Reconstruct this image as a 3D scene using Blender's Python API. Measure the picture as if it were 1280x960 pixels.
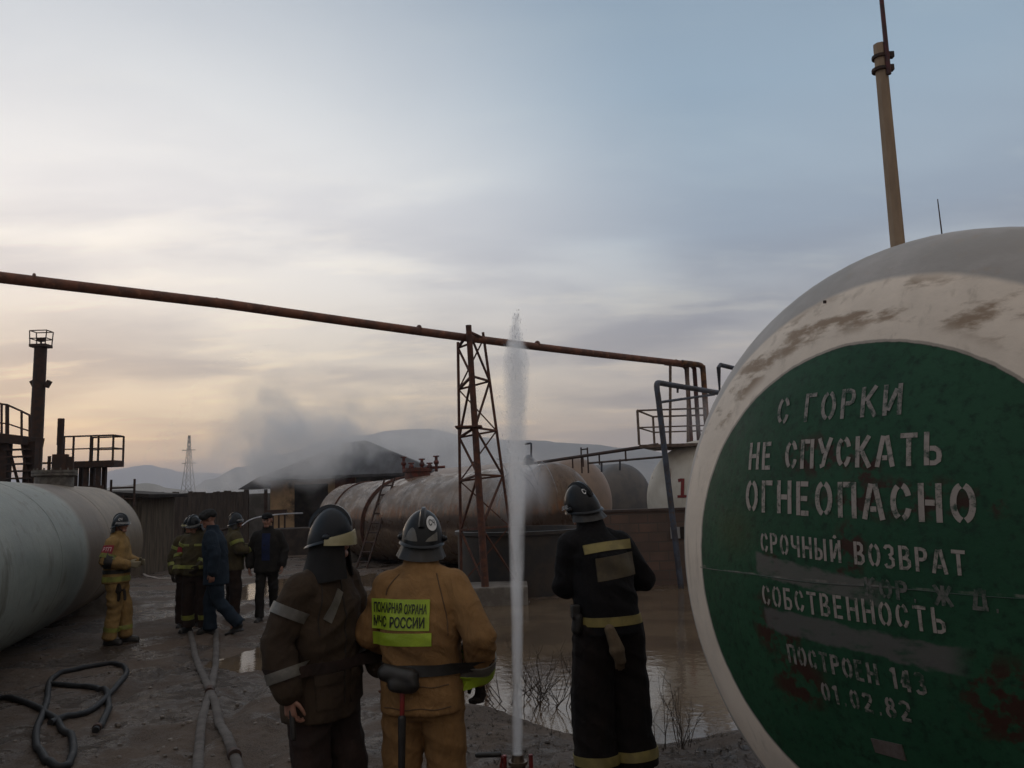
import bpy, bmesh, math, random
from math import sin, cos, pi, radians, sqrt
from mathutils import Vector, Matrix, noise, Euler
from mathutils.bvhtree import BVHTree
for o in list(bpy.data.objects): bpy.data.objects.remove(o)
S = bpy.context.scene
COL = S.collection
random.seed(7)

# ------------------------------------------------------------------ camera
FPX = 1000.0
CAMZ = 1.95
TH = math.atan(135 / FPX)
ROLL = 0.033
_up = Vector((0, -sin(TH), cos(TH))); _rt = Vector((1, 0, 0)); _fw = Vector((0, cos(TH), sin(TH)))
_U = _up * cos(ROLL) + _rt * sin(ROLL)
_R = _rt * cos(ROLL) - _up * sin(ROLL)
cd = bpy.data.cameras.new('camera'); cam = bpy.data.objects.new('camera', cd); COL.objects.link(cam)
cd.sensor_width = 36; cd.lens = FPX / 1280 * 36; cd.clip_start = 0.05; cd.clip_end = 30000
m = Matrix((( _R.x, _U.x, -_fw.x, 0), (_R.y, _U.y, -_fw.y, 0), (_R.z, _U.z, -_fw.z, CAMZ), (0, 0, 0, 1)))
cam.matrix_world = m
S.camera = cam

# ------------------------------------------------------------------ exposure, world, sun
S.view_settings.view_transform = 'Standard'; S.view_settings.look = 'None'
S.view_settings.exposure = 0.0; S.view_settings.gamma = 1
S.cycles.use_denoising = True
S.cycles.max_bounces = 8; S.cycles.volume_bounces = 7; S.cycles.transparent_max_bounces = 16
S.cycles.volume_step_rate = 2.0; S.cycles.volume_max_steps = 160
SUN_EL, SUN_AZ = radians(3.0), radians(-33)      # azimuth from +Y, negative = to the left
W = bpy.data.worlds.new('World'); S.world = W; W.use_nodes = True
nt = W.node_tree; nt.nodes.clear()
def nd(t, **k):
    n = nt.nodes.new(t)
    for a, b in k.items(): setattr(n, a, b)
    return n
def lk(a, b): nt.links.new(a, b)
def ramp(n, pts):
    r = n.color_ramp
    while len(r.elements) > 1: r.elements.remove(r.elements[-1])
    for i, (p, c) in enumerate(pts):
        e = r.elements[0] if i == 0 else r.elements.new(p)
        e.position = p; e.color = (*c, 1) if len(c) == 3 else c
    return n
tc = nd('ShaderNodeTexCoord'); sep = nd('ShaderNodeSeparateXYZ'); lk(tc.outputs['Generated'], sep.inputs[0])
sunward = ramp(nd('ShaderNodeValToRGB'), [(0.0, (1.4, .66, .24)), (.022, (2.6, 1.38, .50)), (.055, (1.85, 1.22, .60)), (.10, (1.12, .88, .58)), (.17, (.88, .78, .65)), (.25, (.96, .90, .83)),
                                          (.34, (1.02, .97, .92)), (.45, (.87, .85, .83)), (.56, (.72, .72, .73)), (1, (.55, .55, .56))])
away = ramp(nd('ShaderNodeValToRGB'), [(0.0, (.42, .32, .26)), (.03, (.66, .48, .36)), (.09, (.52, .43, .38)), (.18, (.44, .425, .43)), (.3, (.37, .45, .53)), (.45, (.27, .37, .47)), (.6, (.22, .30, .39)), (1, (.46, .46, .47))])
back = ramp(nd('ShaderNodeValToRGB'), [(0.0, (.13, .10, .08)), (.2, (.27, .225, .19)), (.6, (.38, .335, .295)), (1, (.50, .47, .45))])
for r in (sunward, away, back): lk(sep.outputs['Z'], r.inputs[0])
dotn = nd('ShaderNodeVectorMath', operation='DOT_PRODUCT'); lk(tc.outputs['Generated'], dotn.inputs[0]); dotn.inputs[1].default_value = (sin(SUN_AZ), cos(SUN_AZ), 0)
mr = nd('ShaderNodeMapRange', interpolation_type='SMOOTHSTEP'); lk(dotn.outputs['Value'], mr.inputs['Value'])
mr.inputs['From Min'].default_value = .60; mr.inputs['From Max'].default_value = 1.02
mr2 = nd('ShaderNodeMapRange', interpolation_type='SMOOTHSTEP'); lk(dotn.outputs['Value'], mr2.inputs['Value'])
mr2.inputs['From Min'].default_value = -.5; mr2.inputs['From Max'].default_value = .42
mx0 = nd('ShaderNodeMix', data_type='RGBA'); lk(mr2.outputs[0], mx0.inputs[0]); lk(back.outputs[0], mx0.inputs[6]); lk(away.outputs[0], mx0.inputs[7])
mx1 = nd('ShaderNodeMix', data_type='RGBA'); lk(mr.outputs[0], mx1.inputs[0]); lk(mx0.outputs[2], mx1.inputs[6]); lk(sunward.outputs[0], mx1.inputs[7])
# a layer of cloud seen in perspective: direction divided by its height
zc = nd('ShaderNodeMath', operation='ADD'); zc.inputs[1].default_value = .13; lk(sep.outputs['Z'], zc.inputs[0])
zm = nd('ShaderNodeMath', operation='MAXIMUM'); zm.inputs[1].default_value = .05; lk(zc.outputs[0], zm.inputs[0])
dv = nd('ShaderNodeVectorMath', operation='DIVIDE'); cmb = nd('ShaderNodeCombineXYZ')
for i in range(3): lk(zm.outputs[0], cmb.inputs[i])
lk(tc.outputs['Generated'], dv.inputs[0]); lk(cmb.outputs[0], dv.inputs[1])
mp = nd('ShaderNodeMapping'); mp.inputs['Scale'].default_value = (.62, .95, 0); mp.inputs['Rotation'].default_value = (0, 0, radians(-17)); mp.inputs['Location'].default_value = (2.6, 1.9, 0)
lk(dv.outputs[0], mp.inputs[0])
n1 = nd('ShaderNodeTexNoise'); n1.inputs['Scale'].default_value = 1.5; n1.inputs['Detail'].default_value = 8; n1.inputs['Roughness'].default_value = .5; n1.inputs['Distortion'].default_value = .35
lk(mp.outputs[0], n1.inputs['Vector'])
cm = nd('ShaderNodeMapRange', interpolation_type='SMOOTHSTEP'); lk(n1.outputs['Fac'], cm.inputs['Value']); cm.inputs['From Min'].default_value = .38; cm.inputs['From Max'].default_value = .66
zf = ramp(nd('ShaderNodeValToRGB'), [(0, (.3,)*3), (.05, (.75,)*3), (.14, (1,)*3), (.26, (.75,)*3), (.36, (.30,)*3), (.6, (.16,)*3)]); lk(sep.outputs['Z'], zf.inputs[0])
cf = nd('ShaderNodeMath', operation='MULTIPLY'); lk(cm.outputs[0], cf.inputs[0]); lk(zf.outputs[0], cf.inputs[1])
dark = nd('ShaderNodeMix', data_type='RGBA', blend_type='MULTIPLY'); dark.inputs[0].default_value = 1; lk(mx1.outputs[2], dark.inputs[6]); dark.inputs[7].default_value = (.55, .57, .66, 1)
mx2 = nd('ShaderNodeMix', data_type='RGBA'); lk(cf.outputs[0], mx2.inputs[0]); lk(mx1.outputs[2], mx2.inputs[6]); lk(dark.outputs[2], mx2.inputs[7])
# brighter gaps between the cloud bands
n2 = nd('ShaderNodeTexNoise'); n2.inputs['Scale'].default_value = 3.1; n2.inputs['Detail'].default_value = 5; n2.inputs['Roughness'].default_value = .6
mp2 = nd('ShaderNodeMapping'); mp2.inputs['Scale'].default_value = (.5, 1.15, 0); mp2.inputs['Rotation'].default_value = (0, 0, radians(-12)); mp2.inputs['Location'].default_value = (7, 3, 0)
lk(dv.outputs[0], mp2.inputs[0]); lk(mp2.outputs[0], n2.inputs['Vector'])
gm = nd('ShaderNodeMapRange', interpolation_type='SMOOTHSTEP'); lk(n2.outputs['Fac'], gm.inputs['Value']); gm.inputs['From Min'].default_value = .50; gm.inputs['From Max'].default_value = .72
zg = ramp(nd('ShaderNodeValToRGB'), [(0, (.2,)*3), (.06, (.75,)*3), (.2, (.5,)*3), (.36, (.16,)*3), (.6, (.12,)*3)]); lk(sep.outputs['Z'], zg.inputs[0])
gf = nd('ShaderNodeMath', operation='MULTIPLY'); lk(gm.outputs[0], gf.inputs[0]); lk(zg.outputs[0], gf.inputs[1])
lite = nd('ShaderNodeMix', data_type='RGBA', blend_type='MULTIPLY'); lite.inputs[0].default_value = 1; lk(mx1.outputs[2], lite.inputs[6]); lite.inputs[7].default_value = (1.35, 1.28, 1.12, 1)
lite.clamp_result = False
mx3 = nd('ShaderNodeMix', data_type='RGBA'); lk(gf.outputs[0], mx3.inputs[0]); lk(mx2.outputs[2], mx3.inputs[6]); lk(lite.outputs[2], mx3.inputs[7])
sky = nd('ShaderNodeTexSky'); sky.sky_type = 'NISHITA'; sky.sun_disc = False; sky.sun_elevation = SUN_EL; sky.sun_rotation = SUN_AZ
bg1 = nd('ShaderNodeBackground'); bg1.inputs['Strength'].default_value = .02; lk(sky.outputs[0], bg1.inputs[0])
bg2 = nd('ShaderNodeBackground'); bg2.inputs['Strength'].default_value = 1.14; lk(mx3.outputs[2], bg2.inputs[0])
ad = nd('ShaderNodeAddShader'); lk(bg1.outputs[0], ad.inputs[0]); lk(bg2.outputs[0], ad.inputs[1])
wo = nd('ShaderNodeOutputWorld'); lk(ad.outputs[0], wo.inputs[0])
sl = bpy.data.lights.new('sun', 'SUN'); sun = bpy.data.objects.new('sun', sl); COL.objects.link(sun)
sl.energy = .22; sl.angle = radians(14); sl.color = (1, .78, .6)
sun.rotation_euler = (-Vector((sin(SUN_AZ) * cos(SUN_EL), cos(SUN_AZ) * cos(SUN_EL), sin(SUN_EL)))).to_track_quat('-Z', 'Y').to_euler()

# ------------------------------------------------------------------ helpers
def ray(px, py): return _fw + _R * ((px - 640) / FPX) - _U * ((py - 480) / FPX)
def at(px, py, y):
    "world point at distance y (world Y) that is seen at photo pixel px, py"
    d = ray(px, py); return Vector((0, 0, CAMZ)) + d * (y / d.y)
def V(*a): return Vector(a)

def mat(name, c1, c2=None, scale=5, rough=.8, rough2=None, metal=0, bump=0, bscale=40, stretch=(1, 1, 1), lo=.4, hi=.6, c3=None, scale3=2, lo3=.55, hi3=.7, spec=.5, alpha=None, detail=6, bdist=.01):
    m = bpy.data.materials.new(name); m.use_nodes = True
    t = m.node_tree; b = t.nodes['Principled BSDF']
    def N(k): return t.nodes.new(k)
    L = t.links.new
    b.inputs['Roughness'].default_value = rough; b.inputs['Metallic'].default_value = metal
    b.inputs['Specular IOR Level'].default_value = spec
    co = N('ShaderNodeTexCoord'); mp = N('ShaderNodeMapping'); mp.inputs['Scale'].default_value = stretch
    L(co.outputs['Object'], mp.inputs[0])
    b.inputs['Base Color'].default_value = (*c1, 1)
    last = None
    def nz(sc, lo, hi):
        n = N('ShaderNodeTexNoise'); n.inputs['Scale'].default_value = sc; n.inputs['Detail'].default_value = detail; n.inputs['Roughness'].default_value = .62
        L(mp.outputs[0], n.inputs['Vector'])
        r = N('ShaderNodeMapRange'); r.interpolation_type = 'SMOOTHSTEP'; r.inputs['From Min'].default_value = lo; r.inputs['From Max'].default_value = hi
        L(n.outputs['Fac'], r.inputs['Value']); return r.outputs[0]
    if c2:
        f = nz(scale, lo, hi); x = N('ShaderNodeMix'); x.data_type = 'RGBA'; L(f, x.inputs[0])
        x.inputs[6].default_value = (*c1, 1); x.inputs[7].default_value = (*c2, 1); last = x.outputs[2]
        if rough2 is not None:
            r = N('ShaderNodeMapRange'); L(f, r.inputs['Value']); r.inputs['To Min'].default_value = rough; r.inputs['To Max'].default_value = rough2; L(r.outputs[0], b.inputs['Roughness'])
    if c3:
        f = nz(scale3, lo3, hi3); x = N('ShaderNodeMix'); x.data_type = 'RGBA'; L(f, x.inputs[0])
        if last: L(last, x.inputs[6])
        else: x.inputs[6].default_value = (*c1, 1)
        x.inputs[7].default_value = (*c3, 1); last = x.outputs[2]
    if last: L(last, b.inputs['Base Color'])
    if bump:
        n = N('ShaderNodeTexNoise'); n.inputs['Scale'].default_value = bscale; n.inputs['Detail'].default_value = 5
        L(mp.outputs[0], n.inputs['Vector']); bp = N('ShaderNodeBump'); bp.inputs['Strength'].default_value = bump; bp.inputs['Distance'].default_value = bdist
        L(n.outputs['Fac'], bp.inputs['Height']); L(bp.outputs[0], b.inputs['Normal'])
    if alpha is not None: b.inputs['Alpha'].default_value = alpha
    return m

class MB:
    "collects simple closed shapes; build() links them as one mesh object"
    def __init__(s): s.v = []; s.f = []
    def add(s, vs, fs):
        n = len(s.v); s.v += [Vector(p) for p in vs]; s.f += [[i + n for i in q] for q in fs]; return s
    def box(s, c, size, rot=None, taper=1):
        c = Vector(c); x, y, z = [a / 2 for a in size]; M = rot if rot is not None else Matrix.Identity(3)
        if isinstance(M, (int, float)): M = Matrix.Rotation(M, 3, 'Z')
        vs = [c + M @ Vector((i * x * (taper if k > 0 else 1), j * y * (taper if k > 0 else 1), k * z)) for k in (-1, 1) for i, j in ((-1, -1), (1, -1), (1, 1), (-1, 1))]
        return s.add(vs, [[3, 2, 1, 0], [4, 5, 6, 7], [0, 1, 5, 4], [1, 2, 6, 5], [2, 3, 7, 6], [3, 0, 4, 7]])
    def beam(s, a, b, w, h=None):
        a, b = Vector(a), Vector(b); d = (b - a); q = d.normalized().to_track_quat('Y', 'Z').to_matrix()
        return s.box((a + b) / 2, (w, d.length, h or w), q)
    def tube(s, a, b, r0, r1=None, n=10):
        a, b = Vector(a), Vector(b); r1 = r0 if r1 is None else r1
        q = (b - a).normalized().to_track_quat('Z', 'Y').to_matrix()
        vs = [p + q @ Vector((r * cos(2 * pi * i / n), r * sin(2 * pi * i / n), 0)) for p, r in ((a, r0), (b, r1)) for i in range(n)]
        fs = [[i, (i + 1) % n, n + (i + 1) % n, n + i] for i in range(n)] + [list(range(n))[::-1], list(range(n, 2 * n))]
        return s.add(vs, fs)
    def path(s, pts, r, n=8, flat=1.0, caps=True):
        pts = [Vector(p) for p in pts]; vs = []; m_ = len(pts); up = Vector((0, 0, 1))
        for k, p in enumerate(pts):
            d = (pts[min(k + 1, m_ - 1)] - pts[max(k - 1, 0)]).normalized()
            u = d.cross(up)
            if u.length < .05: u = d.cross(Vector((1, 0, 0)))
            u.normalize(); w = u.cross(d).normalized(); rr = r[k] if isinstance(r, (list, tuple)) else r
            vs += [p + u * rr * cos(2 * pi * i / n) + w * rr * flat * sin(2 * pi * i / n) for i in range(n)]
        fs = [[k * n + i, k * n + (i + 1) % n, (k + 1) * n + (i + 1) % n, (k + 1) * n + i] for k in range(m_ - 1) for i in range(n)]
        if caps: fs += [list(range(n))[::-1], list(range((m_ - 1) * n, m_ * n))]
        return s.add(vs, fs)
    def rings(s, rings, cap=True):
        n = len(rings[0]); vs = [p for r in rings for p in r]; m_ = len(rings)
        fs = [[k * n + i, k * n + (i + 1) % n, (k + 1) * n + (i + 1) % n, (k + 1) * n + i] for k in range(m_ - 1) for i in range(n)]
        if cap: fs += [list(range(n))[::-1], list(range((m_ - 1) * n, m_ * n))]
        return s.add(vs, fs)
    def ell(s, c, r, M=None, n=14, m_=8):
        c = Vector(c); M = M or Matrix.Identity(3); r = (r, r, r) if isinstance(r, (int, float)) else r
        R_ = []
        for k in range(m_ + 1):
            a = -pi / 2 + pi * (k if 0 < k < m_ else (.02 if k == 0 else m_ - .02)) / m_
            R_.append([c + M @ Vector((r[0] * cos(a) * cos(2 * pi * i / n), r[1] * cos(a) * sin(2 * pi * i / n), r[2] * sin(a))) for i in range(n)])
        return s.rings(R_)
    def cap(s, a, b, r0, r1=None, n=12):
        "tapered capsule"
        a, b = Vector(a), Vector(b); r1 = r0 if r1 is None else r1; d = b - a
        if d.length < 1e-4: return s.ell(a, r0)
        q = d.normalized().to_track_quat('Z', 'Y').to_matrix(); R_ = []
        for k in range(5):
            t = pi / 2 * (1 - k / 4) if k else pi / 2 * .98
            R_.append((a - q @ Vector((0, 0, r0 * sin(t))), r0 * cos(t)))
        for k in range(5):
            t = pi / 2 * (k / 4) if k < 4 else pi / 2 * .98
            R_.append((b + q @ Vector((0, 0, r1 * sin(t))), r1 * cos(t)))
        return s.rings([[c + q @ Vector((r * cos(2 * pi * i / n), r * sin(2 * pi * i / n), 0)) for i in range(n)] for c, r in R_])
    def mesh(s, name, smooth=False):
        me = bpy.data.meshes.new(name); me.from_pydata([tuple(p) for p in s.v], [], s.f); me.validate(); me.update()
        bm = bmesh.new(); bm.from_mesh(me); bmesh.ops.recalc_face_normals(bm, faces=bm.faces); bm.to_mesh(me); bm.free()
        if smooth: me.polygons.foreach_set('use_smooth', [True] * len(me.polygons))
        return me
    def build(s, name, m, parent=None, smooth=False, world=True, bevel=0):
        if parent is not None and world:
            iv = Matrix.Translation(parent.location) @ parent.rotation_euler.to_matrix().to_4x4(); iv.invert()
            s.v = [iv @ p for p in s.v]
        o = link(name, s.mesh(name, smooth), m, parent)
        if bevel:
            b = o.modifiers.new('b', 'BEVEL'); b.width = bevel; b.segments = 2; b.limit_method = 'ANGLE'
        if smooth: auto(o)
        return o
def auto(o, deg=40):
    me = o.data; lim = radians(deg)
    bm = bmesh.new(); bm.from_mesh(me)
    for e in bm.edges:
        if len(e.link_faces) == 2 and e.calc_face_angle(0) > lim: e.smooth = False
    bm.to_mesh(me); bm.free()
def link(name, me, m, parent=None):
    o = bpy.data.objects.new(name, me); COL.objects.link(o)
    if m is not None: me.materials.append(m)
    if parent is not None: o.parent = parent
    return o
def thing(name, label, cat, loc=(0, 0, 0), rot=0, group=None):
    o = bpy.data.objects.new(name, None); COL.objects.link(o); o.location = loc; o.empty_display_size = .2
    o.rotation_euler = rot if isinstance(rot, (tuple, list, Euler)) else (0, 0, rot)
    return tag(o, label, cat, group)
def tag(o, label, cat, group=None, kind=None):
    o['label'] = label; o['category'] = cat
    if group: o['group'] = group
    if kind: o['kind'] = kind
    return o
def structure(o): o['kind'] = 'structure'; return o
def sm(a, b, x):
    t = max(0, min(1, (x - a) / (b - a))); return t * t * (3 - 2 * t)
def spline(pts, sub=8):
    "Catmull-Rom through the points"
    P = [Vector(p) for p in pts]; P = [P[0] * 2 - P[1]] + P + [P[-1] * 2 - P[-2]]; out = []
    for i in range(1, len(P) - 2):
        for k in range(sub):
            t = k / sub; a, b, c, d = P[i - 1:i + 3]
            out.append(.5 * ((2 * b) + (c - a) * t + (2 * a - 5 * b + 4 * c - d) * t * t + (3 * b - a - 3 * c + d) * t ** 3))
    return out + [P[-2]]

# ------------------------------------------------------------------ ground, water, hills, haze
ZW = -.105                                        # level of the standing water
def puddle(x, y):
    "how far a point lies inside the flooded hollow, 0..1"
    w = noise.noise(V(x * .45, y * .3, 3.1)) * 1.0 + noise.noise(V(x * 1.4, y * 1.1, 7)) * .28
    cx = 1.65 + (y - 11) * .10
    e = 1 - sqrt(((x - cx) / (2.75 + .07 * y)) ** 2 + ((y - 11.6) / 5.0) ** 2)
    return sm(-.10, .25, e + w * .17)
POOLS = [(-3.15, 10.6, .75, .8), (-3.4, 16.5, 1.3, 1.4), (-6.0, 19.5, .8, 2.0), (-4.4, 21, 1.2, 1.5)]
def PZL(y): return .028 - .0125 * max(0, min(y - 5, 24))
def zt(x, y):
    "height of the ground"
    z = .04 - .0125 * max(0, min(y - 5, 24))
    d = sqrt(x * x + y * y)
    if d < 60:
        k = 1 - sm(25, 60, d)
        z += k * (.035 * noise.noise(V(x * .35, y * .35, 0)) + .022 * noise.noise(V(x * 1.1, y * 1.1, 5)) + .014 * noise.noise(V(x * 3.1, y * 3.1, 9)))
        n = noise.noise(V(x * 7.5, y * 7.5, 2)); z += k * .019 * n * (1 + abs(n)) + k * .006 * noise.noise(V(x * 15, y * 15, 6))
        for rx in (-2.55, -1.95, -3.9):            # wheel ruts going away on the left
            c = rx - .13 * (y - 7) + .1 * sin(y * .7)
            z -= k * .035 * math.exp(-((x - c) / .10) ** 2) - k * .018 * math.exp(-((abs(x - c) - .2) / .08) ** 2)
    z += .17 * math.exp(-(((x - .75) / 1.0) ** 2 + ((y - 5.0) / .75) ** 2))
    z += .10 * math.exp(-(((x - 1.9) / .9) ** 2 + ((y - 6.1) / .5) ** 2))
    z += .11 * math.exp(-(((x - .15) / .55) ** 2 + ((y - 8.2) / .42) ** 2))
    for qx, qy, ra, rb in POOLS:
        e = ((x - qx) / ra) ** 2 + ((y - qy) / rb) ** 2
        if e < 4:
            k2 = sm(1.6, .35, -0) if False else 1 - sm(.35, 1.9, e + .55 * noise.noise(V(x * 2.1, y * 1.6, 4)))
            z = z * (1 - k2) + (PZL(qy) - .035) * k2
    if -5 < x < 9 and 4 < y < 20:
        p = puddle(x, y)
        z = z * (1 - p) + (ZW - .06) * p
    return z
def axis(lo, hi, step, far):
    a = []; x = lo
    while x < hi + 1e-6: a.append(x); x += step
    g = step; x = lo; L = []
    while x > -far: g *= 1.22; x -= g; L.append(x)
    g = step; x = hi; H = []
    while x < far: g *= 1.22; x += g; H.append(x)
    return L[::-1] + a + H
xs = axis(-6.5, 5.0, .045, 7000); ys = axis(3.2, 17.0, .045, 7000)
vs = [(x, y, zt(x, y)) for y in ys for x in xs]; nx = len(xs)
fs = [(j * nx + i, j * nx + i + 1, (j + 1) * nx + i + 1, (j + 1) * nx + i) for j in range(len(ys) - 1) for i in range(nx - 1)]
me = bpy.data.meshes.new('ground'); me.from_pydata(vs, [], fs); me.polygons.foreach_set('use_smooth', [True] * len(fs)); me.update()
mud = bpy.data.materials.new('trampled_mud'); mud.use_nodes = True
def mud_nodes(t):
    b = t.nodes['Principled BSDF']; L = t.links.new
    def N(k, **kw):
        n = t.nodes.new(k)
        for a, v in kw.items(): setattr(n, a, v)
        return n
    co = N('ShaderNodeTexCoord')
    def nz(s, d, lo, hi, r=.6):
        n = N('ShaderNodeTexNoise'); n.inputs['Scale'].default_value = s; n.inputs['Detail'].default_value = d; n.inputs['Roughness'].default_value = r
        L(co.outputs['Object'], n.inputs['Vector']); q = N('ShaderNodeMapRange', interpolation_type='SMOOTHSTEP'); q.inputs['From Min'].default_value = lo; q.inputs['From Max'].default_value = hi
        L(n.outputs['Fac'], q.inputs['Value']); return q.outputs[0], n.outputs['Fac']
    a, _ = nz(1.1, 8, .38, .62); w, _ = nz(.75, 9, .47, .57, .68); s, sf = nz(22, 6, .35, .7, .7); g, gf = nz(90, 4, .4, .62)
    x = N('ShaderNodeMix', data_type='RGBA'); L(a, x.inputs[0]); x.inputs[6].default_value = (.066, .042, .027, 1); x.inputs[7].default_value = (.145, .097, .064, 1)
    y = N('ShaderNodeMix', data_type='RGBA', blend_type='MULTIPLY'); y.inputs[0].default_value = .35; L(x.outputs[2], y.inputs[6]); L(s, y.inputs[7])
    y2 = N('ShaderNodeMix', data_type='RGBA'); L(g, y2.inputs[0]); y2.inputs[7].default_value = (.135, .098, .072, 1); L(y.outputs[2], y2.inputs[6])
    z = N('ShaderNodeMix', data_type='RGBA', blend_type='MULTIPLY'); L(w, z.inputs[0]); L(y2.outputs[2], z.inputs[6]); z.inputs[7].default_value = (.50, .45, .40, 1); L(z.outputs[2], b.inputs['Base Color'])
    r = N('ShaderNodeMapRange'); L(w, r.inputs['Value']); r.inputs['To Min'].default_value = .82; r.inputs['To Max'].default_value = .13; L(r.outputs[0], b.inputs['Roughness'])
    ad = N('ShaderNodeMath', operation='ADD'); L(sf, ad.inputs[0]); m2 = N('ShaderNodeMath', operation='MULTIPLY'); m2.inputs[1].default_value = .35; L(gf, m2.inputs[0]); L(m2.outputs[0], ad.inputs[1])
    bp = N('ShaderNodeBump'); bp.inputs['Strength'].default_value = 1.0; bp.inputs['Distance'].default_value = .045; L(ad.outputs[0], bp.inputs['Height']); L(bp.outputs[0], b.inputs['Normal'])
mud_nodes(mud.node_tree)
structure(link('ground', me, mud))
# muddy standing water: a level sheet, the ground itself makes its shore
wm = mat('muddy_water', (.15, .108, .07), (.10, .072, .049), scale=.8, rough=.06, spec=.5, bump=.16, bscale=7, bdist=.02)
P = []
for k in range(90):
    a = 2 * pi * k / 90; P.append((1.65 + 5.2 * cos(a) + .5 * sin(a), 11.5 + 6.4 * sin(a), ZW))
structure(link('puddle_water', (lambda b: b.mesh('puddle_water'))(MB().add(P, [list(range(90))])), wm))
for qx, qy, ra, rb in POOLS:
    structure(link('puddle_water', MB().add([(qx + ra * 1.35 * cos(2 * pi * k / 40), qy + rb * 1.35 * sin(2 * pi * k / 40), PZL(qy) - .016) for k in range(40)], [list(range(40))]).mesh('puddle_water'), wm))
# stones and clods on the mud
st = MB(); rs = random.Random(3)
for k in range(2400):
    d = 3.4 + 9 * rs.random() ** 1.6; x = rs.uniform(-.72, .45) * d; y = d
    if puddle(x, y) > .35: continue
    r = .005 + .018 * rs.random() ** 4
    st.ell((x, y, zt(x, y) + r * .25), (r * rs.uniform(.8, 1.5), r * rs.uniform(.8, 1.4), r * rs.uniform(.5, .9)), Matrix.Rotation(rs.random() * 6, 3, 'Z'), 6, 4)
g = st.build('gravel', mat('stones', (.17, .14, .115), (.08, .066, .055), scale=9, rough=.6), smooth=True); tag(g, 'small stones and clods of mud scattered over the wet ground', 'gravel', kind='stuff')

hm = mat('far_hillside', (.20, .19, .165), (.26, .24, .20), scale=.004, rough=1, c3=(.14, .14, .12), scale3=.011)
def hill(name, prof, dist, depth, rough, seed):
    "a ridge at its real distance: prof lists (photo px, photo py) of its skyline"
    n = 220; a0 = prof[0][0]; a1 = prof[-1][0]; rows = [0, .15, .35, .6, .85, 1, 1.25, 1.6, 2.0]; vs = []
    for r in rows:
        for i in range(n + 1):
            px = a0 + (a1 - a0) * i / n
            for (p, q), (p2, q2) in zip(prof, prof[1:]):
                if p <= px <= p2: t = (px - p) / (p2 - p); py = q + (q2 - q) * (t * t * (3 - 2 * t)); break
            T = at(px, py, dist); k = r if r <= 1 else 2 - r
            y = dist + (r - 1) * depth; x = T.x * y / dist
            z = -8 + (T.z + 8) * (k ** 1.25)
            z += rough * k * (noise.fractal(V(x / (depth * .25), y / (depth * .25), seed), .9, 2.1, 6))
            vs.append((x, y, z))
    fs = [(j * (n + 1) + i, j * (n + 1) + i + 1, (j + 1) * (n + 1) + i + 1, (j + 1) * (n + 1) + i) for j in range(len(rows) - 1) for i in range(n)]
    me = bpy.data.meshes.new(name); me.from_pydata(vs, [], fs); me.polygons.foreach_set('use_smooth', [True] * len(fs)); me.update()
    structure(link(name, me, hm))
hill('mountain_range', [(-500, 600), (-300, 585), (-120, 592), (0, 598), (60, 596), (125, 592), (150, 586), (168, 582), (186, 580), (205, 585), (225, 590), (260, 591), (300, 596), (420, 600), (700, 600), (1000, 596), (1400, 590), (1800, 600)], 5200, 1500, 10, 1)
hill('hill_ridge', [(190, 632), (235, 612), (262, 598), (300, 582), (350, 566), (400, 553), (450, 544), (500, 537), (540, 537), (590, 545), (650, 551), (720, 556), (800, 561), (860, 572), (930, 585), (1100, 606), (1200, 618)], 2300, 900, 9, 4)
hill('low_hill', [(60, 632), (110, 618), (150, 607), (185, 606), (215, 611), (260, 617), (300, 622), (330, 632)], 900, 220, 3, 8)
hz = MB().box((0, 0, 155.2), (19000, 19000, 329)).build('haze', None)
hz['kind'] = 'stuff'; hz['label'] = 'thin grey evening haze over the yard and hills'; hz['category'] = 'haze'
vm = bpy.data.materials.new('haze_air'); vm.use_nodes = True; t = vm.node_tree; t.nodes.clear()
pv = t.nodes.new('ShaderNodeVolumePrincipled'); pv.inputs['Color'].default_value = (.80, .83, .92, 1); pv.inputs['Density'].default_value = .00036; pv.inputs['Anisotropy'].default_value = .45
ou = t.nodes.new('ShaderNodeOutputMaterial'); t.links.new(pv.outputs[0], ou.inputs['Volume']); hz.data.materials.append(vm)
# ------------------------------------------------------------------ materials for the yard
rust = mat('rusty_iron', (.125, .050, .032), (.07, .034, .026), scale=6, rough=.85, c3=(.17, .07, .038), scale3=14, bump=.4, bscale=60)
darkiron = mat('dark_iron', (.035, .022, .018), (.06, .028, .018), scale=8, rough=.75, bump=.2)
redpipe = mat('rust_red_pipe', (.20, .078, .045), (.11, .05, .034), scale=3.5, rough=.7, c3=(.28, .13, .075), scale3=9, bump=.3, bscale=50)
greypipe = mat('blue_grey_pipe', (.07, .085, .12), (.05, .05, .06), scale=5, rough=.6, c3=(.10, .06, .04), scale3=12)
paleiron = mat('pale_painted_iron', (.20, .15, .12), (.12, .08, .06), scale=8, rough=.75)
white_tank = mat('pale_green_white_paint', (.32, .36, .33), (.27, .30, .27), scale=1.6, rough=.55, c3=(.25, .24, .2), scale3=.9, lo3=.6, hi3=.8, bump=.12, bscale=6)
charred = mat('soot_black', (.012, .010, .010), (.03, .022, .018), scale=5, rough=.95)
concrete = mat('stained_concrete', (.20, .18, .16), (.13, .115, .10), scale=4, rough=.9, bump=.4)
wood = mat('weathered_boards', (.075, .058, .048), (.045, .036, .032), scale=3, rough=.9, stretch=(4, 4, .5), c3=(.075, .055, .04), scale3=5, bump=.4, bscale=20)
blackrubber = mat('black_rubber', (.012, .013, .015), (.018, .018, .02), scale=15, rough=.6, spec=.3, bump=.3, bscale=120)

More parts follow.
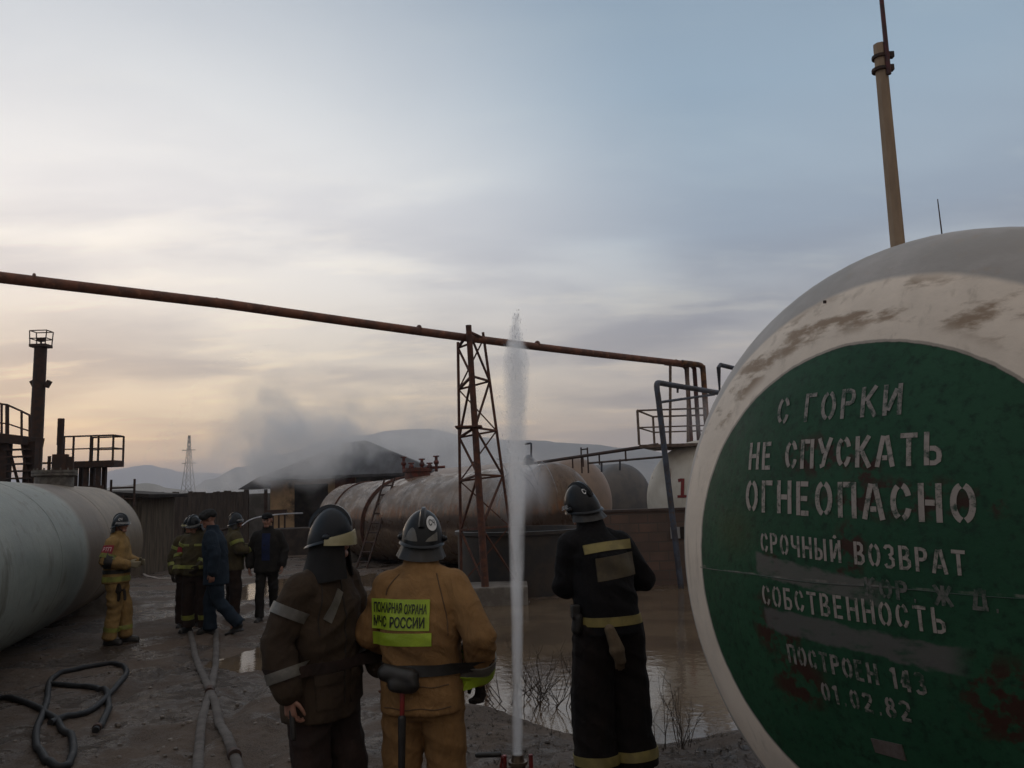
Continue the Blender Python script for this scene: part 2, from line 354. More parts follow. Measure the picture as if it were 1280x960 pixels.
def tank_mat(name, fn):
    m = bpy.data.materials.new(name); m.use_nodes = True; t = m.node_tree; b = t.nodes['Principled BSDF']
    class H: pass
    h = H(); h.t = t; h.b = b; h.L = t.links.new
    h.co = t.nodes.new('ShaderNodeTexCoord').outputs['Object']
    s = t.nodes.new('ShaderNodeSeparateXYZ'); h.L(h.co, s.inputs[0]); h.x, h.y, h.z = s.outputs
    def math_(op, a, b_=None, c=None):
        n = t.nodes.new('ShaderNodeMath'); n.operation = op
        for i, v in enumerate((a, b_, c)):
            if v is None: continue
            if isinstance(v, (int, float)): n.inputs[i].default_value = v
            else: h.L(v, n.inputs[i])
        return n.outputs[0]
    h.m = math_
    def noise_(sc, stretch=(1, 1, 1), det=6, rough=.62, lo=None, hi=None, off=(0, 0, 0)):
        mp = t.nodes.new('ShaderNodeMapping'); mp.inputs['Scale'].default_value = stretch; mp.inputs['Location'].default_value = off; h.L(h.co, mp.inputs[0])
        n = t.nodes.new('ShaderNodeTexNoise'); n.inputs['Scale'].default_value = sc; n.inputs['Detail'].default_value = det; n.inputs['Roughness'].default_value = rough
        h.L(mp.outputs[0], n.inputs['Vector'])
        return n.outputs['Fac'] if lo is None else h.step(n.outputs['Fac'], lo, hi)
    def step(v, lo, hi, smooth=True):
        r = t.nodes.new('ShaderNodeMapRange'); r.interpolation_type = 'SMOOTHSTEP' if smooth else 'LINEAR'
        if lo < hi: r.inputs['From Min'].default_value = lo; r.inputs['From Max'].default_value = hi
        else: r.inputs['From Min'].default_value = hi; r.inputs['From Max'].default_value = lo; r.inputs['To Min'].default_value = 1; r.inputs['To Max'].default_value = 0
        h.L(v, r.inputs['Value']); return r.outputs[0]
    h.n = noise_; h.step = step
    def mix(f, a, b_, mode='MIX'):
        x = t.nodes.new('ShaderNodeMix'); x.data_type = 'RGBA'; x.blend_type = mode
        for i, v in ((0, f), (6, a), (7, b_)):
            if isinstance(v, tuple): x.inputs[i].default_value = (*v, 1)
            elif isinstance(v, (int, float)): x.inputs[i].default_value = v
            else: h.L(v, x.inputs[i])
        return x.outputs[2]
    h.mix = mix
    def bump_(v, s, d=.01):
        bp = t.nodes.new('ShaderNodeBump'); bp.inputs['Strength'].default_value = s; bp.inputs['Distance'].default_value = d; h.L(v, bp.inputs['Height']); h.L(bp.outputs[0], b.inputs['Normal'])
    h.bump = bump_
    fn(h); return m

def tank(name, label, rim, nose, R, L, hd, material, tilt=0, saddles=True, sm_mat=None, group=None, seams=True):
    "horizontal vessel: rim = centre where the near head meets the shell, nose = horizontal direction of the near head. Local +Y runs from the near head to the far one, +Z up from the underside"
    rim = Vector(rim); nose = Vector((nose[0], nose[1], 0)).normalized()
    yaw = math.atan2(-nose.x * -1, -nose.y)  # local -Y points along the nose
    yaw = math.atan2(nose.x, -nose.y)
    q = Matrix.Rotation(yaw, 4, 'Z') @ Matrix.Rotation(tilt, 4, 'X')
    root = thing(name, label, 'tank', rim - q.to_3x3() @ Vector((0, 0, R)), q.to_euler(), group)
    n = 96; prof = []
    for k in range(25):
        a = pi / 2 * k / 24; prof.append((-hd * cos(a), R * sin(a)))
    segs = max(6, int(L / .5))
    for k in range(1, segs + 1): prof.append((L * k / segs, R))
    for k in range(1, 17):
        a = pi / 2 * k / 16; prof.append((L + hd * sin(a), R * cos(a)))
    R_ = [[Vector((max(r, .003) * sin(2 * pi * i / n), y, R + max(r, .003) * cos(2 * pi * i / n))) for i in range(n)] for y, r in prof]
    sh = MB().rings(R_).build('shell', material, root, smooth=True, world=False)
    if seams:
        b = MB()
        for y in [0.0] + [L * (k + 1) / 4 for k in range(4)]:
            b.rings([[Vector(((R + e) * sin(2 * pi * i / n), y + dy, R + (R + e) * cos(2 * pi * i / n))) for i in range(n)] for dy, e in ((-.018, -.004), (-.008, .004), (.008, .004), (.018, -.004))], cap=False)
        b.build('weld_seam', material, root, smooth=True, world=False)
    if saddles:
        for y in (L * .14, L * .86):
            b = MB()
            pts = [(-R * .8, -.35), (R * .8, -.35)] + [(R * .82 * cos(a), R - R * 1.0 * sin(a) - .0) for a in [radians(25 + 130 * k / 12) for k in range(13)]]
            pts = [(-R * .8, -.45), (R * .8, -.45)] + [(R * 1.01 * sin(a), R - R * 1.01 * cos(a)) for a in [radians(52 - 104 * k / 14) for k in range(15)]]
            b.rings([[Vector((x, y - .15, z)) for x, z in pts], [Vector((x, y + .15, z)) for x, z in pts]])
            b.build('saddle', sm_mat or concrete, root, world=False)
    return root

# ------------------------------------------------------------------ stencil letters, drawn from strokes
def arc(cx, cy, rx, ry, a0, a1, n=9): return [(cx + rx * cos(radians(a0 + (a1 - a0) * k / n)), cy + ry * sin(radians(a0 + (a1 - a0) * k / n))) for k in range(n + 1)]
VL = [(.07, 0), (.07, 1)]
GL = {
 'С': (.56, [arc(.29, .5, .22, .44, 112, 248), arc(.29, .5, .22, .44, 78, 22), arc(.29, .5, .22, .44, -78, -22)]),
 'О': (.60, [arc(.30, .5, .23, .44, 102, 258, 12), arc(.30, .5, .23, .44, 78, -78, 12)]),
 '0': (.50, [arc(.25, .5, .18, .44, 102, 258, 12), arc(.25, .5, .18, .44, 78, -78, 12)]),
 'Г': (.50, [VL, [(.17, .93), (.48, .93)]]),
 'Р': (.54, [VL, [(.17, .93), (.30, .93), (.42, .88), (.46, .76), (.46, .68), (.42, .55), (.30, .50), (.17, .50)]]),
 'К': (.56, [VL, [(.17, .52), (.50, 1)], [(.24, .50), (.52, 0)]]),
 'И': (.62, [VL, [(.54, 0), (.54, 1)], [(.17, .16), (.44, .84)]]),
 'Й': (.62, [VL, [(.54, 0), (.54, 1)], [(.17, .16), (.44, .84)], [(.22, 1.17), (.30, 1.12), (.38, 1.17)]]),
 'Н': (.60, [VL, [(.52, 0), (.52, 1)], [(.17, .5), (.42, .5)]]),
 'Е': (.52, [VL, [(.17, .93), (.46, .93)], [(.17, .5), (.42, .5)], [(.17, .07), (.46, .07)]]),
 'П': (.60, [VL, [(.52, 0), (.52, 1)], [(.17, .93), (.42, .93)]]),
 'У': (.58, [[(.04, 1), (.24, .50)], [(.54, 1), (.30, .40), (.22, .10), (.08, .06)]]),
 'А': (.62, [[(.04, 0), (.25, .97)], [(.58, 0), (.37, .97)], [(.22, .28), (.40, .28)]]),
 'Т': (.60, [[(.30, 0), (.30, .84)], [(.02, .93), (.58, .93)]]),
 'Ь': (.54, [VL, [(.17, .50), (.32, .50), (.44, .42), (.46, .28), (.44, .14), (.32, .07), (.17, .07)]]),
 'Ы': (.74, [VL, [(.17, .50), (.27, .50), (.38, .42), (.40, .28), (.38, .14), (.27, .07), (.17, .07)], [(.62, 0), (.62, 1)]]),
 'Ч': (.56, [[(.07, 1), (.07, .62), (.12, .50), (.24, .45), (.38, .47)], [(.49, 0), (.49, 1)]]),
 'В': (.56, [VL, [(.17, .93), (.32, .93), (.42, .84), (.42, .66), (.32, .53)], [(.17, .50), (.34, .48), (.47, .38), (.47, .18), (.34, .07), (.17, .07)]]),
 'З': (.52, [[(.05, .82), (.12, .93), (.28, .94), (.40, .86), (.40, .64), (.24, .53)], [(.28, .49), (.43, .38), (.43, .16), (.30, .07), (.12, .07), (.05, .18)]]),
 'Б': (.54, [VL, [(.17, .93), (.46, .93)], [(.17, .52), (.32, .52), (.45, .42), (.46, .20), (.36, .07), (.17, .07)]]),
 'Ж': (.80, [[(.40, 0), (.40, 1)], [(.05, 1), (.30, .5)], [(.05, 0), (.30, .5)], [(.75, 1), (.50, .5)], [(.75, 0), (.50, .5)]]),
 'Д': (.66, [[(.12, .12), (.24, .97)], [(.52, .12), (.52, 1)], [(.02, .07), (.64, .07)], [(.3, .95), (.46, .95)]]),
 '1': (.34, [[(.20, 0), (.20, 1)], [(.03, .78), (.13, .92)]]),
 '2': (.52, [[(.05, .76), (.10, .90), (.24, .94), (.40, .88), (.43, .70), (.36, .52)], [(.32, .45), (.06, .10)], [(.04, .06), (.47, .06)]]),
 '3': (.50, [[(.05, .82), (.12, .93), (.28, .94), (.40, .86), (.40, .64), (.24, .53)], [(.28, .49), (.43, .38), (.43, .16), (.30, .07), (.12, .07), (.05, .18)]]),
 '4': (.54, [[(.36, 0), (.36, 1)], [(.26, .93), (.04, .34)], [(.03, .26), (.28, .26)], [(.43, .26), (.52, .26)]]),
 '8': (.50, [arc(.25, .73, .15, .21, 100, 260), arc(.25, .73, .15, .21, 80, -80), arc(.25, .27, .18, .22, 100, 260), arc(.25, .27, .18, .22, 80, -80)]),
 '.': (.22, [[(.07, .07), (.15, .07)]]), ' ': (.34, []),
}
def letters(text, u0, u1, v, h, thick, put, vend=None):
    "stencil strokes for a line of text between u0 and u1, baseline v to vend; put(u, v) gives the point on the surface"
    gap = .20; tot = sum(GL[c][0] + gap for c in text) - gap; b = MB(); x = 0; sx = (u1 - u0) / tot; vend = v if vend is None else vend
    for c in text:
        w, ss = GL[c]
        jv = random.uniform(-.012, .012) * h
        for s_ in ss:
            pts = [Vector((u0 + (x + a) * sx, v + (vend - v) * (x + a) / tot + b_ * h + jv, 0)) for a, b_ in s_]
            P2 = [pts[0]]
            for p, q in zip(pts, pts[1:]):
                k = max(1, int((q - p).length / .03))
                P2 += [p.lerp(q, (i + 1) / k) for i in range(k)]
            lo = []; hi = []
            for i, p in enumerate(P2):
                d = (P2[min(i + 1, len(P2) - 1)] - P2[max(i - 1, 0)]).normalized(); nn = Vector((-d.y, d.x, 0)) * thick / 2
                lo.append(p - nn); hi.append(p + nn)
            vs = [put(p.x, p.y) for p in lo] + [put(p.x, p.y) for p in hi]; n = len(lo)
            b.add(vs, [[i, i + 1, n + i + 1, n + i] for i in range(n - 1)])
        x += w + gap
    return b

# ------------------------------------------------------------------ the big green-faced tank in front
RT, HD = 1.4, .73
RIM = V(1.826, 3.4135, 1.5824); NOSE = (-.8436, -.5370)
def green_face(h):
    u = h.x; v = h.m('SUBTRACT', h.z, RT)
    r = h.m('SQRT', h.m('ADD', h.m('MULTIPLY', u, u), h.m('MULTIPLY', v, v)))
    rn = h.m('ADD', r, h.m('MULTIPLY', h.m('SUBTRACT', h.n(9, det=4), .5), .016))
    front = h.step(h.y, .02, .01)
    # white shell with brown scuffs
    base = h.mix(h.n(1.6, lo=.38, hi=.62), (.82, .70, .58), (.69, .59, .49))
    shell = h.mix(h.n(2.2, lo=.4, hi=.65), (.45, .415, .39), (.36, .335, .31))
    ring = h.m('MULTIPLY', h.step(rn, RT * .826, RT * .846), 1.0)
    c = h.mix(ring, base, shell)
    sc = h.m('MULTIPLY', h.n(3.2, stretch=(1.0, 1, 2.6), lo=.47, hi=.60, off=(2.1, 0, .3)), h.m('MULTIPLY', h.step(v, .2, .55), h.m('MULTIPLY', h.step(rn, .93, 1.0), h.step(rn, 1.19, 1.12))))
    c = h.mix(h.m('MULTIPLY', sc, .85), c, (.25, .165, .10))
    drip = h.m('MULTIPLY', h.n(5, stretch=(3, 3, .5), lo=.55, hi=.72), .5)
    c = h.mix(drip, c, (.40, .33, .26))
    # green paint with rust patches and grey overpaint
    g = h.mix(h.n(2.5, lo=.35, hi=.65), (.014, .060, .029), (.020, .076, .037))
    g = h.mix(h.n(30, lo=.45, hi=.75), g, (.010, .030, .017))
    def blob(cu, cv, ru, rv, soft=.6):
        a = h.m('DIVIDE', h.m('SUBTRACT', u, cu), ru); b_ = h.m('DIVIDE', h.m('SUBTRACT', v, cv), rv)
        d = h.m('SQRT', h.m('ADD', h.m('MULTIPLY', a, a), h.m('MULTIPLY', b_, b_)))
        return h.step(d, 1.0, 1.0 - soft)
    rn1 = h.n(14, det=5, lo=.46, hi=.58)
    rs_ = blob(-.10, .47, .24, .11)
    for bl in ((.18, .30, .42, .10), (.02, .12, .09, .14), (-.36, .045, .09, .06), (.46, .27, .14, .06), (-.02, .01, .06, .06), (-.35, -.24, .16, .07), (-.30, -.40, .20, .16), (.10, .42, .07, .12), (.5, -.35, .22, .2), (-.42, -.2, .12, .16)):
        rs_ = h.m('MAXIMUM', rs_, blob(*bl))
    rf = h.m('MULTIPLY', h.m('MULTIPLY', rs_, rn1), .9)
    g = h.mix(rf, g, (.045, .013, .010))
    ly = h.m('MULTIPLY', blob(-.60, .17, .20, .16, .9), .30); g = h.mix(ly, g, (.07, .055, .016))
    def strip(u0, u1, va, vb, hh):
        vm_ = h.m('ADD', va, h.m('MULTIPLY', h.m('DIVIDE', h.m('SUBTRACT', u, u0), u1 - u0), vb - va))
        e = h.m('MULTIPLY', h.m('SUBTRACT', h.n(11, det=3), .5), .05)
        a = h.m('ABSOLUTE', h.m('ADD', h.m('SUBTRACT', v, vm_), e)); y_ = h.step(a, hh, hh * .72)
        x_ = h.m('MULTIPLY', h.step(h.m('ADD', u, e), u0, u0 + .02), h.step(h.m('ADD', u, e), u1, u1 - .09))
        return h.m('MULTIPLY', h.m('MULTIPLY', x_, y_), h.n(16, stretch=(.6, 1, 1.5), lo=.22, hi=.5))
    g = h.mix(h.m('MULTIPLY', strip(-.47, .17, .040, -.04, .050), .85), g, (.125, .115, .105))
    g = h.mix(h.m('MULTIPLY', strip(-.44, .41, -.175, -.235, .052), .85), g, (.11, .10, .095))
    edge = h.step(rn, .9005, .8955)
    line = h.m('MULTIPLY', h.step(rn, .893, .897), h.step(rn, .912, .906))
    isf = h.m('MULTIPLY', edge, front)
    c = h.mix(isf, c, g)
    c = h.mix(h.m('MULTIPLY', h.m('MULTIPLY', line, front), .55), c, (.05, .045, .04))
    # scratches along the weld across the middle
    sv = h.m('ABSOLUTE', h.m('SUBTRACT', v, h.m('ADD', -.008, h.m('MULTIPLY', h.m('SUBTRACT', h.n(3), .5), .02))))
    scr = h.m('MULTIPLY', h.m('MULTIPLY', h.step(sv, .006, .003), isf), h.n(7, stretch=(1, 1, .1), lo=.45, hi=.6))
    c = h.mix(h.m('MULTIPLY', scr, .6), c, (.28, .25, .22))
    h.L(c, h.b.inputs['Base Color'])
    rg_ = h.m('ADD', .42, h.m('MULTIPLY', h.n(8), .3)); h.L(rg_, h.b.inputs['Roughness']); h.b.inputs['Specular IOR Level'].default_value = .22
    h.bump(h.m('ADD', h.n(3), h.m('MULTIPLY', h.n(45), .12)), .22, .03)
gt = tank('gas_tank', 'huge white gas tank with a green stencilled end face, beside the firefighter in black', RIM, NOSE, RT, 9.0, HD, tank_mat('green_end_white_shell', green_face), seams=True)
def dome(u, v, e=.0025): return V(u, -HD * sqrt(max(0, 1 - (u * u + v * v) / RT ** 2)) - e, v + RT)
def stencil_mat(name, c, wear):
    def fn(h):
        f = h.n(26, det=6, rough=.7, lo=.5 - .2 + wear, hi=.5 + wear)
        h.L(h.mix(f, (.014, .042, .022), c), h.b.inputs['Base Color']); h.b.inputs['Roughness'].default_value = .6
    return tank_mat(name, fn)
s_white = stencil_mat('stencil_white', (.33, .28, .245), .02); s_worn = stencil_mat('stencil_worn', (.26, .225, .20), .075); s_faint = stencil_mat('stencil_faint', (.12, .115, .10), .10)
for tx, u0, u1, v0, v1, hh, th, m_ in (
    ('С ГОРКИ', -.345, .225, .612, .600, .116, .0165, s_worn), ('НЕ СПУСКАТЬ', -.50, .366, .430, .410, .116, .0175, s_white),
    ('ОГНЕОПАСНО', -.512, .466, .254, .214, .132, .020, s_white), ('СРОЧНЫЙ ВОЗВРАТ', -.42, .425, .088, .046, .082, .0120, s_white),
    ('КОР. Ж Д.', .07, .51, -.043, -.062, .066, .013, s_faint), ('СОБСТВЕННОСТЬ', -.432, .342, -.128, -.148, .085, .0120, s_white),
    ('ПОСТРОЕН 143', -.325, .245, -.342, -.362, .074, .0125, s_worn), ('01.02.82', -.182, .178, -.459, -.464, .069, .012, s_worn)):
    letters(tx, u0, u1, v0, hh, th, dome, v1).build('stencil_lettering', m_, gt, world=False)
b = MB(); q = [(.0, -.559), (.117, -.555), (.120, -.610), (.006, -.608)]
b.add([dome(u, v, .006) for u, v in q] + [dome(u, v, .0) for u, v in q], [[0, 1, 2, 3], [0, 4, 5, 1], [1, 5, 6, 2], [2, 6, 7, 3], [3, 7, 4, 0]]).build('data_plate', mat('bare_plate', (.13, .105, .095), (.10, .08, .07), scale=30, rough=.45), gt, world=False)
MB().path(spline([dome(u, -.012 + .003 * sin(u * 9), .0) for u in [-.92 + .1 * k for k in range(19)]], 3), .002, 6).build('weld_seam', tank_mat('weld_paint', lambda h: (h.L(h.mix(h.n(9, lo=.4, hi=.6), (.013, .042, .022), (.055, .05, .04)), h.b.inputs['Base Color']))), gt, world=False, smooth=True)
# small stub on the shoulder of the tank
MB().tube(at(1031, 379, 3.25), at(1031, 377, 3.25) + V(0, 0, .004), .007).build('vent_stub', darkiron, gt)

# ------------------------------------------------------------------ left pale tank
LD = V(-.279, .960, 0); LP = V(-3.93, -1.14, 0); LR = 1.2
def left_paint(h):
    st = h.n(.8, stretch=(1, .35, 1), lo=.42, hi=.62)
    c = h.mix(st, (.17, .20, .185), (.235, .26, .235))
    yy = h.m('ADD', h.y, h.m('MULTIPLY', h.m('SUBTRACT', h.n(1.5), .5), .25))
    a = h.step(yy, 5.4, 5.0)      # far part beyond the ring seam: beige and brown
    far = h.mix(h.n(1.2, stretch=(1, 1, .5), lo=.4, hi=.66), (.19, .15, .105), (.125, .095, .065))
    br = h.m('MULTIPLY', h.step(yy, 5.3, 5.0), h.step(yy, 3.3, 4.3)); far = h.mix(h.m('MULTIPLY', br, .65), far, (.075, .052, .036))
    c = h.mix(a, c, far)
    dr = h.m('MULTIPLY', h.n(4, stretch=(2, 1.2, .3), lo=.50, hi=.72), .7); c = h.mix(dr, c, (.085, .08, .062))
    h.L(c, h.b.inputs['Base Color']); h.b.inputs['Roughness'].default_value = .5; h.b.inputs['Specular IOR Level'].default_value = .4; h.bump(h.n(2.2), .25, .05)
FARRIM = LP + LD * 19.3 + V(0, 0, 1.16)
lt = tank('gas_tank', 'long pale green and beige gas tank lying along the left edge of the yard', FARRIM, LD, LR, 13.5, .62, tank_mat('pale_green_paint', left_paint), sm_mat=concrete)
LQ = lambda t, a, r=LR: LP + LD * t + V(.960 * 1, .279, 0) * (r * sin(a)) + V(0, 0, 1.16 + r * cos(a))
def manhole(root, c, r, m1, m2, fit=True):
    c = Vector(c)
    MB().tube(c - V(0, 0, .12), c + V(0, 0, .17), r, n=28).build('manhole_neck', m1, root, smooth=True)
    b = MB().tube(c + V(0, 0, .17), c + V(0, 0, .215), r * 1.16, n=28).tube(c + V(0, 0, .222), c + V(0, 0, .27), r * 1.16, n=28)
    for k in range(16):
        a = 2 * pi * k / 16; p = c + V(r * 1.06 * cos(a), r * 1.06 * sin(a), .15); b.tube(p, p + V(0, 0, .16), .016, n=6)
    b.build('flange', m1, root, smooth=True)
    if fit:
        v = MB().tube(c + V(.08, 0, .25), c + V(.08, 0, .95), .05).tube(c + V(.08, 0, .75), c + V(.08, 0, 1.25), .06)
        v.tube(c + V(-.14, .05, .25), c + V(-.14, .05, .55), .03).tube(c + V(-.26, .05, .42), c + V(-.02, .05, .42), .02)
        v.box(c + V(.1, 0, .42), (.26, .2, .3), .4).tube(c + V(.28, 0, .26), c + V(.28, 0, .52), .07).tube(c + V(-.3, 0, .26), c + V(-.3, 0, .7), .012)
        v.build('valve', m2, root, smooth=True)
manhole(lt, LQ(16.9, 0) , .33, mat('manhole_paint', (.16, .15, .13), (.09, .08, .07), scale=8, rough=.6), darkiron)

# ------------------------------------------------------------------ railings, stairs, platforms
def railing(root, pts, h, m_, posts=True, r=.022, mid=True, name='railing'):
    pts = [Vector(p) for p in pts]; b = MB()
    for p in pts: b.tube(p, p + V(0, 0, h), r * 1.25)
    for p, q in zip(pts, pts[1:]):
        b.tube(p + V(0, 0, h), q + V(0, 0, h), r)
        if mid: b.tube(p + V(0, 0, h * .5), q + V(0, 0, h * .5), r * .8)
    return b.build(name, m_, root, smooth=True)
pf = thing('loading_platform', 'rusty loading platform with railings behind the far end of the pale tank', 'platform', (-10.9, 21, zt(-10.9, 21)))
x0, x1, y0, y1 = at(82, 577, 21).x, at(147, 577, 21).x, 20.8, 21.35; zp = at(115, 577, 21).z
MB().box(((x0 + x1) / 2, (y0 + y1) / 2, zp - .07), (x1 - x0, y1 - y0, .16)).build('deck', darkiron, pf)
for px in (96, 110, 125):
    x = at(px, 590, 21).x
    for y in (y0 + .12, y1 - .12): MB().box((x, y, zp / 2 - .3), (.10, .10, zp + .3)).build('leg', darkiron, pf)
MB().box(((x0 + x1) / 2 - .1, y0 + .06, 2.42), (1.0, .06, .1)).build('cross_beam', darkiron, pf)
railing(pf, [(x0 + .05, y0, zp), (x0 + .3, y0, zp), (x0 + .75, y0, zp), (x0 + .95, y0, zp), (x1 - .03, y0, zp), (x1 - .03, y1, zp), (x0 + .5, y1, zp)], .66, darkiron)
b = MB(); q = V(x1 + .12, 21.3, 1.9); b.tube(q + V(-.42, 0, 0), q + V(-.42, 0, .72), .03).tube(q + V(.2, 0, 0), q + V(.2, 0, .72), .03).tube(q + V(-.42, 0, .5), q + V(.2, 0, .5), .025); b.tube(q + V(-.42, 0, .2), q + V(.2, 0, .2), .025); b.tube(q + V(-.1, 0, -2), q + V(-.1, 0, .3), .03)
b.build('handrail', darkiron, pf, smooth=True)
sp = thing('stair_platform', 'dark steel stair platform with handrail at the left edge behind the pale tank', 'platform', (-12.8, 20, zt(-12.8, 20)))
A0, A1 = at(-50, 541, 20), at(42, 552, 20); zd = A0.z
b = MB(); b.beam(A0, A1, .9, .22); b.build('deck', darkiron, sp)
for px in (3, 37): p = at(px, 552, 19.8); MB().box((p.x, 19.9, p.z / 2 - .15), (.28, .2, p.z + .3)).build('leg', darkiron, sp)
b = MB(); p0, p1 = at(10, 556, 19.7), at(24, 608, 19.7)
for k in range(6):
    y = at(22, 562 + 9 * k, 19.7); b.box((y.x, 19.7, y.z), (.6, .25, .035))
b.beam(p0, p1, .05); b.beam(p0 + V(.35, 0, 0), p1 + V(.3, 0, -.4), .05); b.build('stair', darkiron, sp)
b = MB(); tp = [(at(-50, 489, 19.6), at(-50, 541, 19.6)), (at(2, 505, 19.6), at(2, 545, 19.6)), (at(9, 506, 19.6), at(9, 545, 19.6)), (at(27, 514, 19.6), at(27, 550, 19.6)), (at(37, 519, 19.6), at(37, 552, 19.6))]
for t_, l in tp: b.tube(l, t_, .045 if t_ is tp[2][0] else .028)
for (a, l), (c, l2) in zip(tp, tp[1:]): b.tube(a, c, .024); b.tube(a.lerp(l, .6), c.lerp(l2, .6), .018)
b.build('railing', darkiron, sp, smooth=True)
mm = thing('floodlight_mast', 'dark mast with a caged lamp basket on top, left of the pale tank', 'mast', (at(46, 600, 22).x, 22, zt(-13, 22)))
zb = zt(-13, 22); top = at(51, 434, 22); base = V(at(46, 600, 22).x - .05, 22, zb - .2)
base.x = top.x - .02
MB().tube(base, top, .19, .16, n=12).build('pole', darkiron, mm, smooth=True)
b = MB(); c = top + V(0, 0, .03); b.box(c, (.46, .36, .08))
for i in (-1, 1):
    for j in (-1, 1): b.tube(c + V(i * .21, j * .16, 0), c + V(i * .24, j * .16, .42), .015)
for z in (.2, .42):
    for i in (-1, 1): b.tube(c + V(-.24, i * .16, z), c + V(.24, i * .16, z), .015); b.tube(c + V(i * .23, -.16, z), c + V(i * .23, .16, z), .015)
b.build('basket', darkiron, mm)
MB().box(c + V(0, 0, .18), (.16, .12, .10)).tube(c + V(0, 0, .03), c + V(0, 0, .14), .025).build('floodlight', darkiron, mm)
for s_ in (-1, 1):
    q = at(51 + s_ * 9, 480, 22); MB().beam(V(top.x, 22, q.z - .18), q, .05).box(q, (.1, .12, .2), Matrix.Rotation(s_ * .5, 3, 'Y')).build('side_lamp', darkiron, mm)

# ------------------------------------------------------------------ overhead pipe, its tower, the bent ends
PL, PR = at(0, 338, 10.2), at(872, 460, 20.2); PZ = 5.0; PL.z = PZ; PR.z = PZ
pd = (PR - PL).normalized()
op = thing('overhead_pipe', 'long rusty pipe running overhead from the left edge to the right tanks', 'pipe', (PL + PR) / 2)
b = MB(); st_ = PL - pd * 9; N_ = 40
b.path([st_ + (PR - pd * .3 - st_) * (k / N_) + V(0, 0, -.05 * sin(pi * ((k * 1.0) % 20) / 20)) for k in range(N_ + 1)], .077, 14); b.build('pipe_run', redpipe, op, smooth=True)
b = MB()
for k, s_ in enumerate((-1.0, .3, 2.2, 5.1, 7.4, 11)):
    p = PL + pd * s_ * 1.3; b.tube(p - pd * .012, p + pd * .012, .081, n=14)
b.build('weld_collar', redpipe, op, smooth=True)
for k, dx in enumerate((-.32, -.12, .1)):
    e = PR + V(dx, 0, 0) ; pts = [e - pd * .8 + V(0, 0, 0), e - pd * .12, e + pd * .02 + V(0, 0, -.05), e + pd * .06 + V(0, 0, -.2), e + pd * .06 + V(0, 0, -2.0)]
    MB().path(spline(pts, 5), .055 if k < 2 else .07, 10).build('down_pipe', mat('down_pipe_rust_%d' % k, *[((.11, .03, .025), (.05, .02, .02)), ((.09, .03, .03), (.05, .025, .02)), ((.20, .09, .035), (.06, .03, .02))][k], scale=5, rough=.7), op, smooth=True)
tw = thing('lattice_tower', 'narrow rusty lattice tower holding up the overhead pipe', 'tower', (-.76, 15.3, zt(-.76, 15.3)))
zb = zt(-.76, 15.3)
tb = [V(-1.10, 15.75, zb + .3), V(-.62, 15.2, zb + .3), V(-.02, 15.75, zb + .3)]
tt = [at(572, 424, 15.5), at(588, 409, 15.2), at(603, 413, 15.5)]
tt[0] = V(-1.04, 15.55, PZ - .08); tt[1] = V(-.80, 15.12, PZ + .16); tt[2] = V(-.54, 15.55, PZ + .10)
b = MB(); b.tube(tb[1], tt[1], .072, .056, 10); b.build('main_leg', rust, tw, smooth=True)
for k in (0, 2): MB().tube(tb[k], tt[k], .029, n=8).build('leg', rust, tw, smooth=True)
b = MB(); lv = [0, .22, .34 + .08, .60, .80, .975]
P = [[tb[k].lerp(tt[k], t_) for k in range(3)] for t_ in lv]
for row in P[1:]:
    for k in range(3): b.beam(row[k], row[(k + 1) % 3], .05, .035)
for i, (r0, r1) in enumerate(zip(P, P[1:])):
    for k in range(3):
        a, c = (k, (k + 1) % 3) if i % 2 else ((k + 1) % 3, k)
        b.beam(r0[a], r1[c], .042, .025)
b.build('bracing', rust, tw)
MB().box((-.56, 15.55, zb + .1), (1.45, 1.0, .42)).build('plinth', concrete, tw, bevel=.02)
b = MB(); q = P[3][1] + V(-.12, .1, .02); b.box(q, (.5, .5, .03)); b.build('small_shelf', rust, tw)

# ------------------------------------------------------------------ centre tanks
def rusty(h):
    z = h.z
    c = h.mix(h.n(1.4, stretch=(1, .6, .8), lo=.4, hi=.6), (.135, .100, .078), (.21, .148, .105))
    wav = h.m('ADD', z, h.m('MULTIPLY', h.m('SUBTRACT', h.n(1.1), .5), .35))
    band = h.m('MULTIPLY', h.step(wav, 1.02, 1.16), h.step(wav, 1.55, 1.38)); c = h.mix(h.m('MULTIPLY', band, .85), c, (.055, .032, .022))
    org = h.m('MULTIPLY', h.m('MULTIPLY', h.step(wav, 1.36, 1.5), h.step(wav, 1.95, 1.6)), h.n(6, stretch=(1, 1.6, .35), lo=.42, hi=.62)); c = h.mix(h.m('MULTIPLY', org, .8), c, (.24, .10, .04))
    low = h.step(wav, 1.05, .8); c = h.mix(low, c, h.mix(h.n(5, stretch=(1, 1.4, .3), lo=.4, hi=.62), (.19, .135, .09), (.12, .07, .045)))
    dr = h.n(7, stretch=(1, 2, .22), lo=.55, hi=.7); c = h.mix(h.m('MULTIPLY', dr, .6), c, (.06, .036, .026))
    h.L(c, h.b.inputs['Base Color'])
    h.L(h.m('ADD', .16, h.m('MULTIPLY', h.n(3, stretch=(1, .7, .7), lo=.35, hi=.6), .34)), h.b.inputs['Roughness']); h.b.inputs['Specular IOR Level'].default_value = .38
    h.bump(h.m('ADD', h.n(2.5, stretch=(1, 1, .4)), h.m('MULTIPLY', h.n(20, stretch=(1, 2, .3)), .2)), .3, .05)
RD = V(.597, -.802, 0).normalized(); T0, T1 = V(-6.08, 30, 2.45), V(.98, 21, 2.68); Rr = 1.36
Lr = (T1.xy - T0.xy).length
tilt_r = math.atan2(.23, Lr)
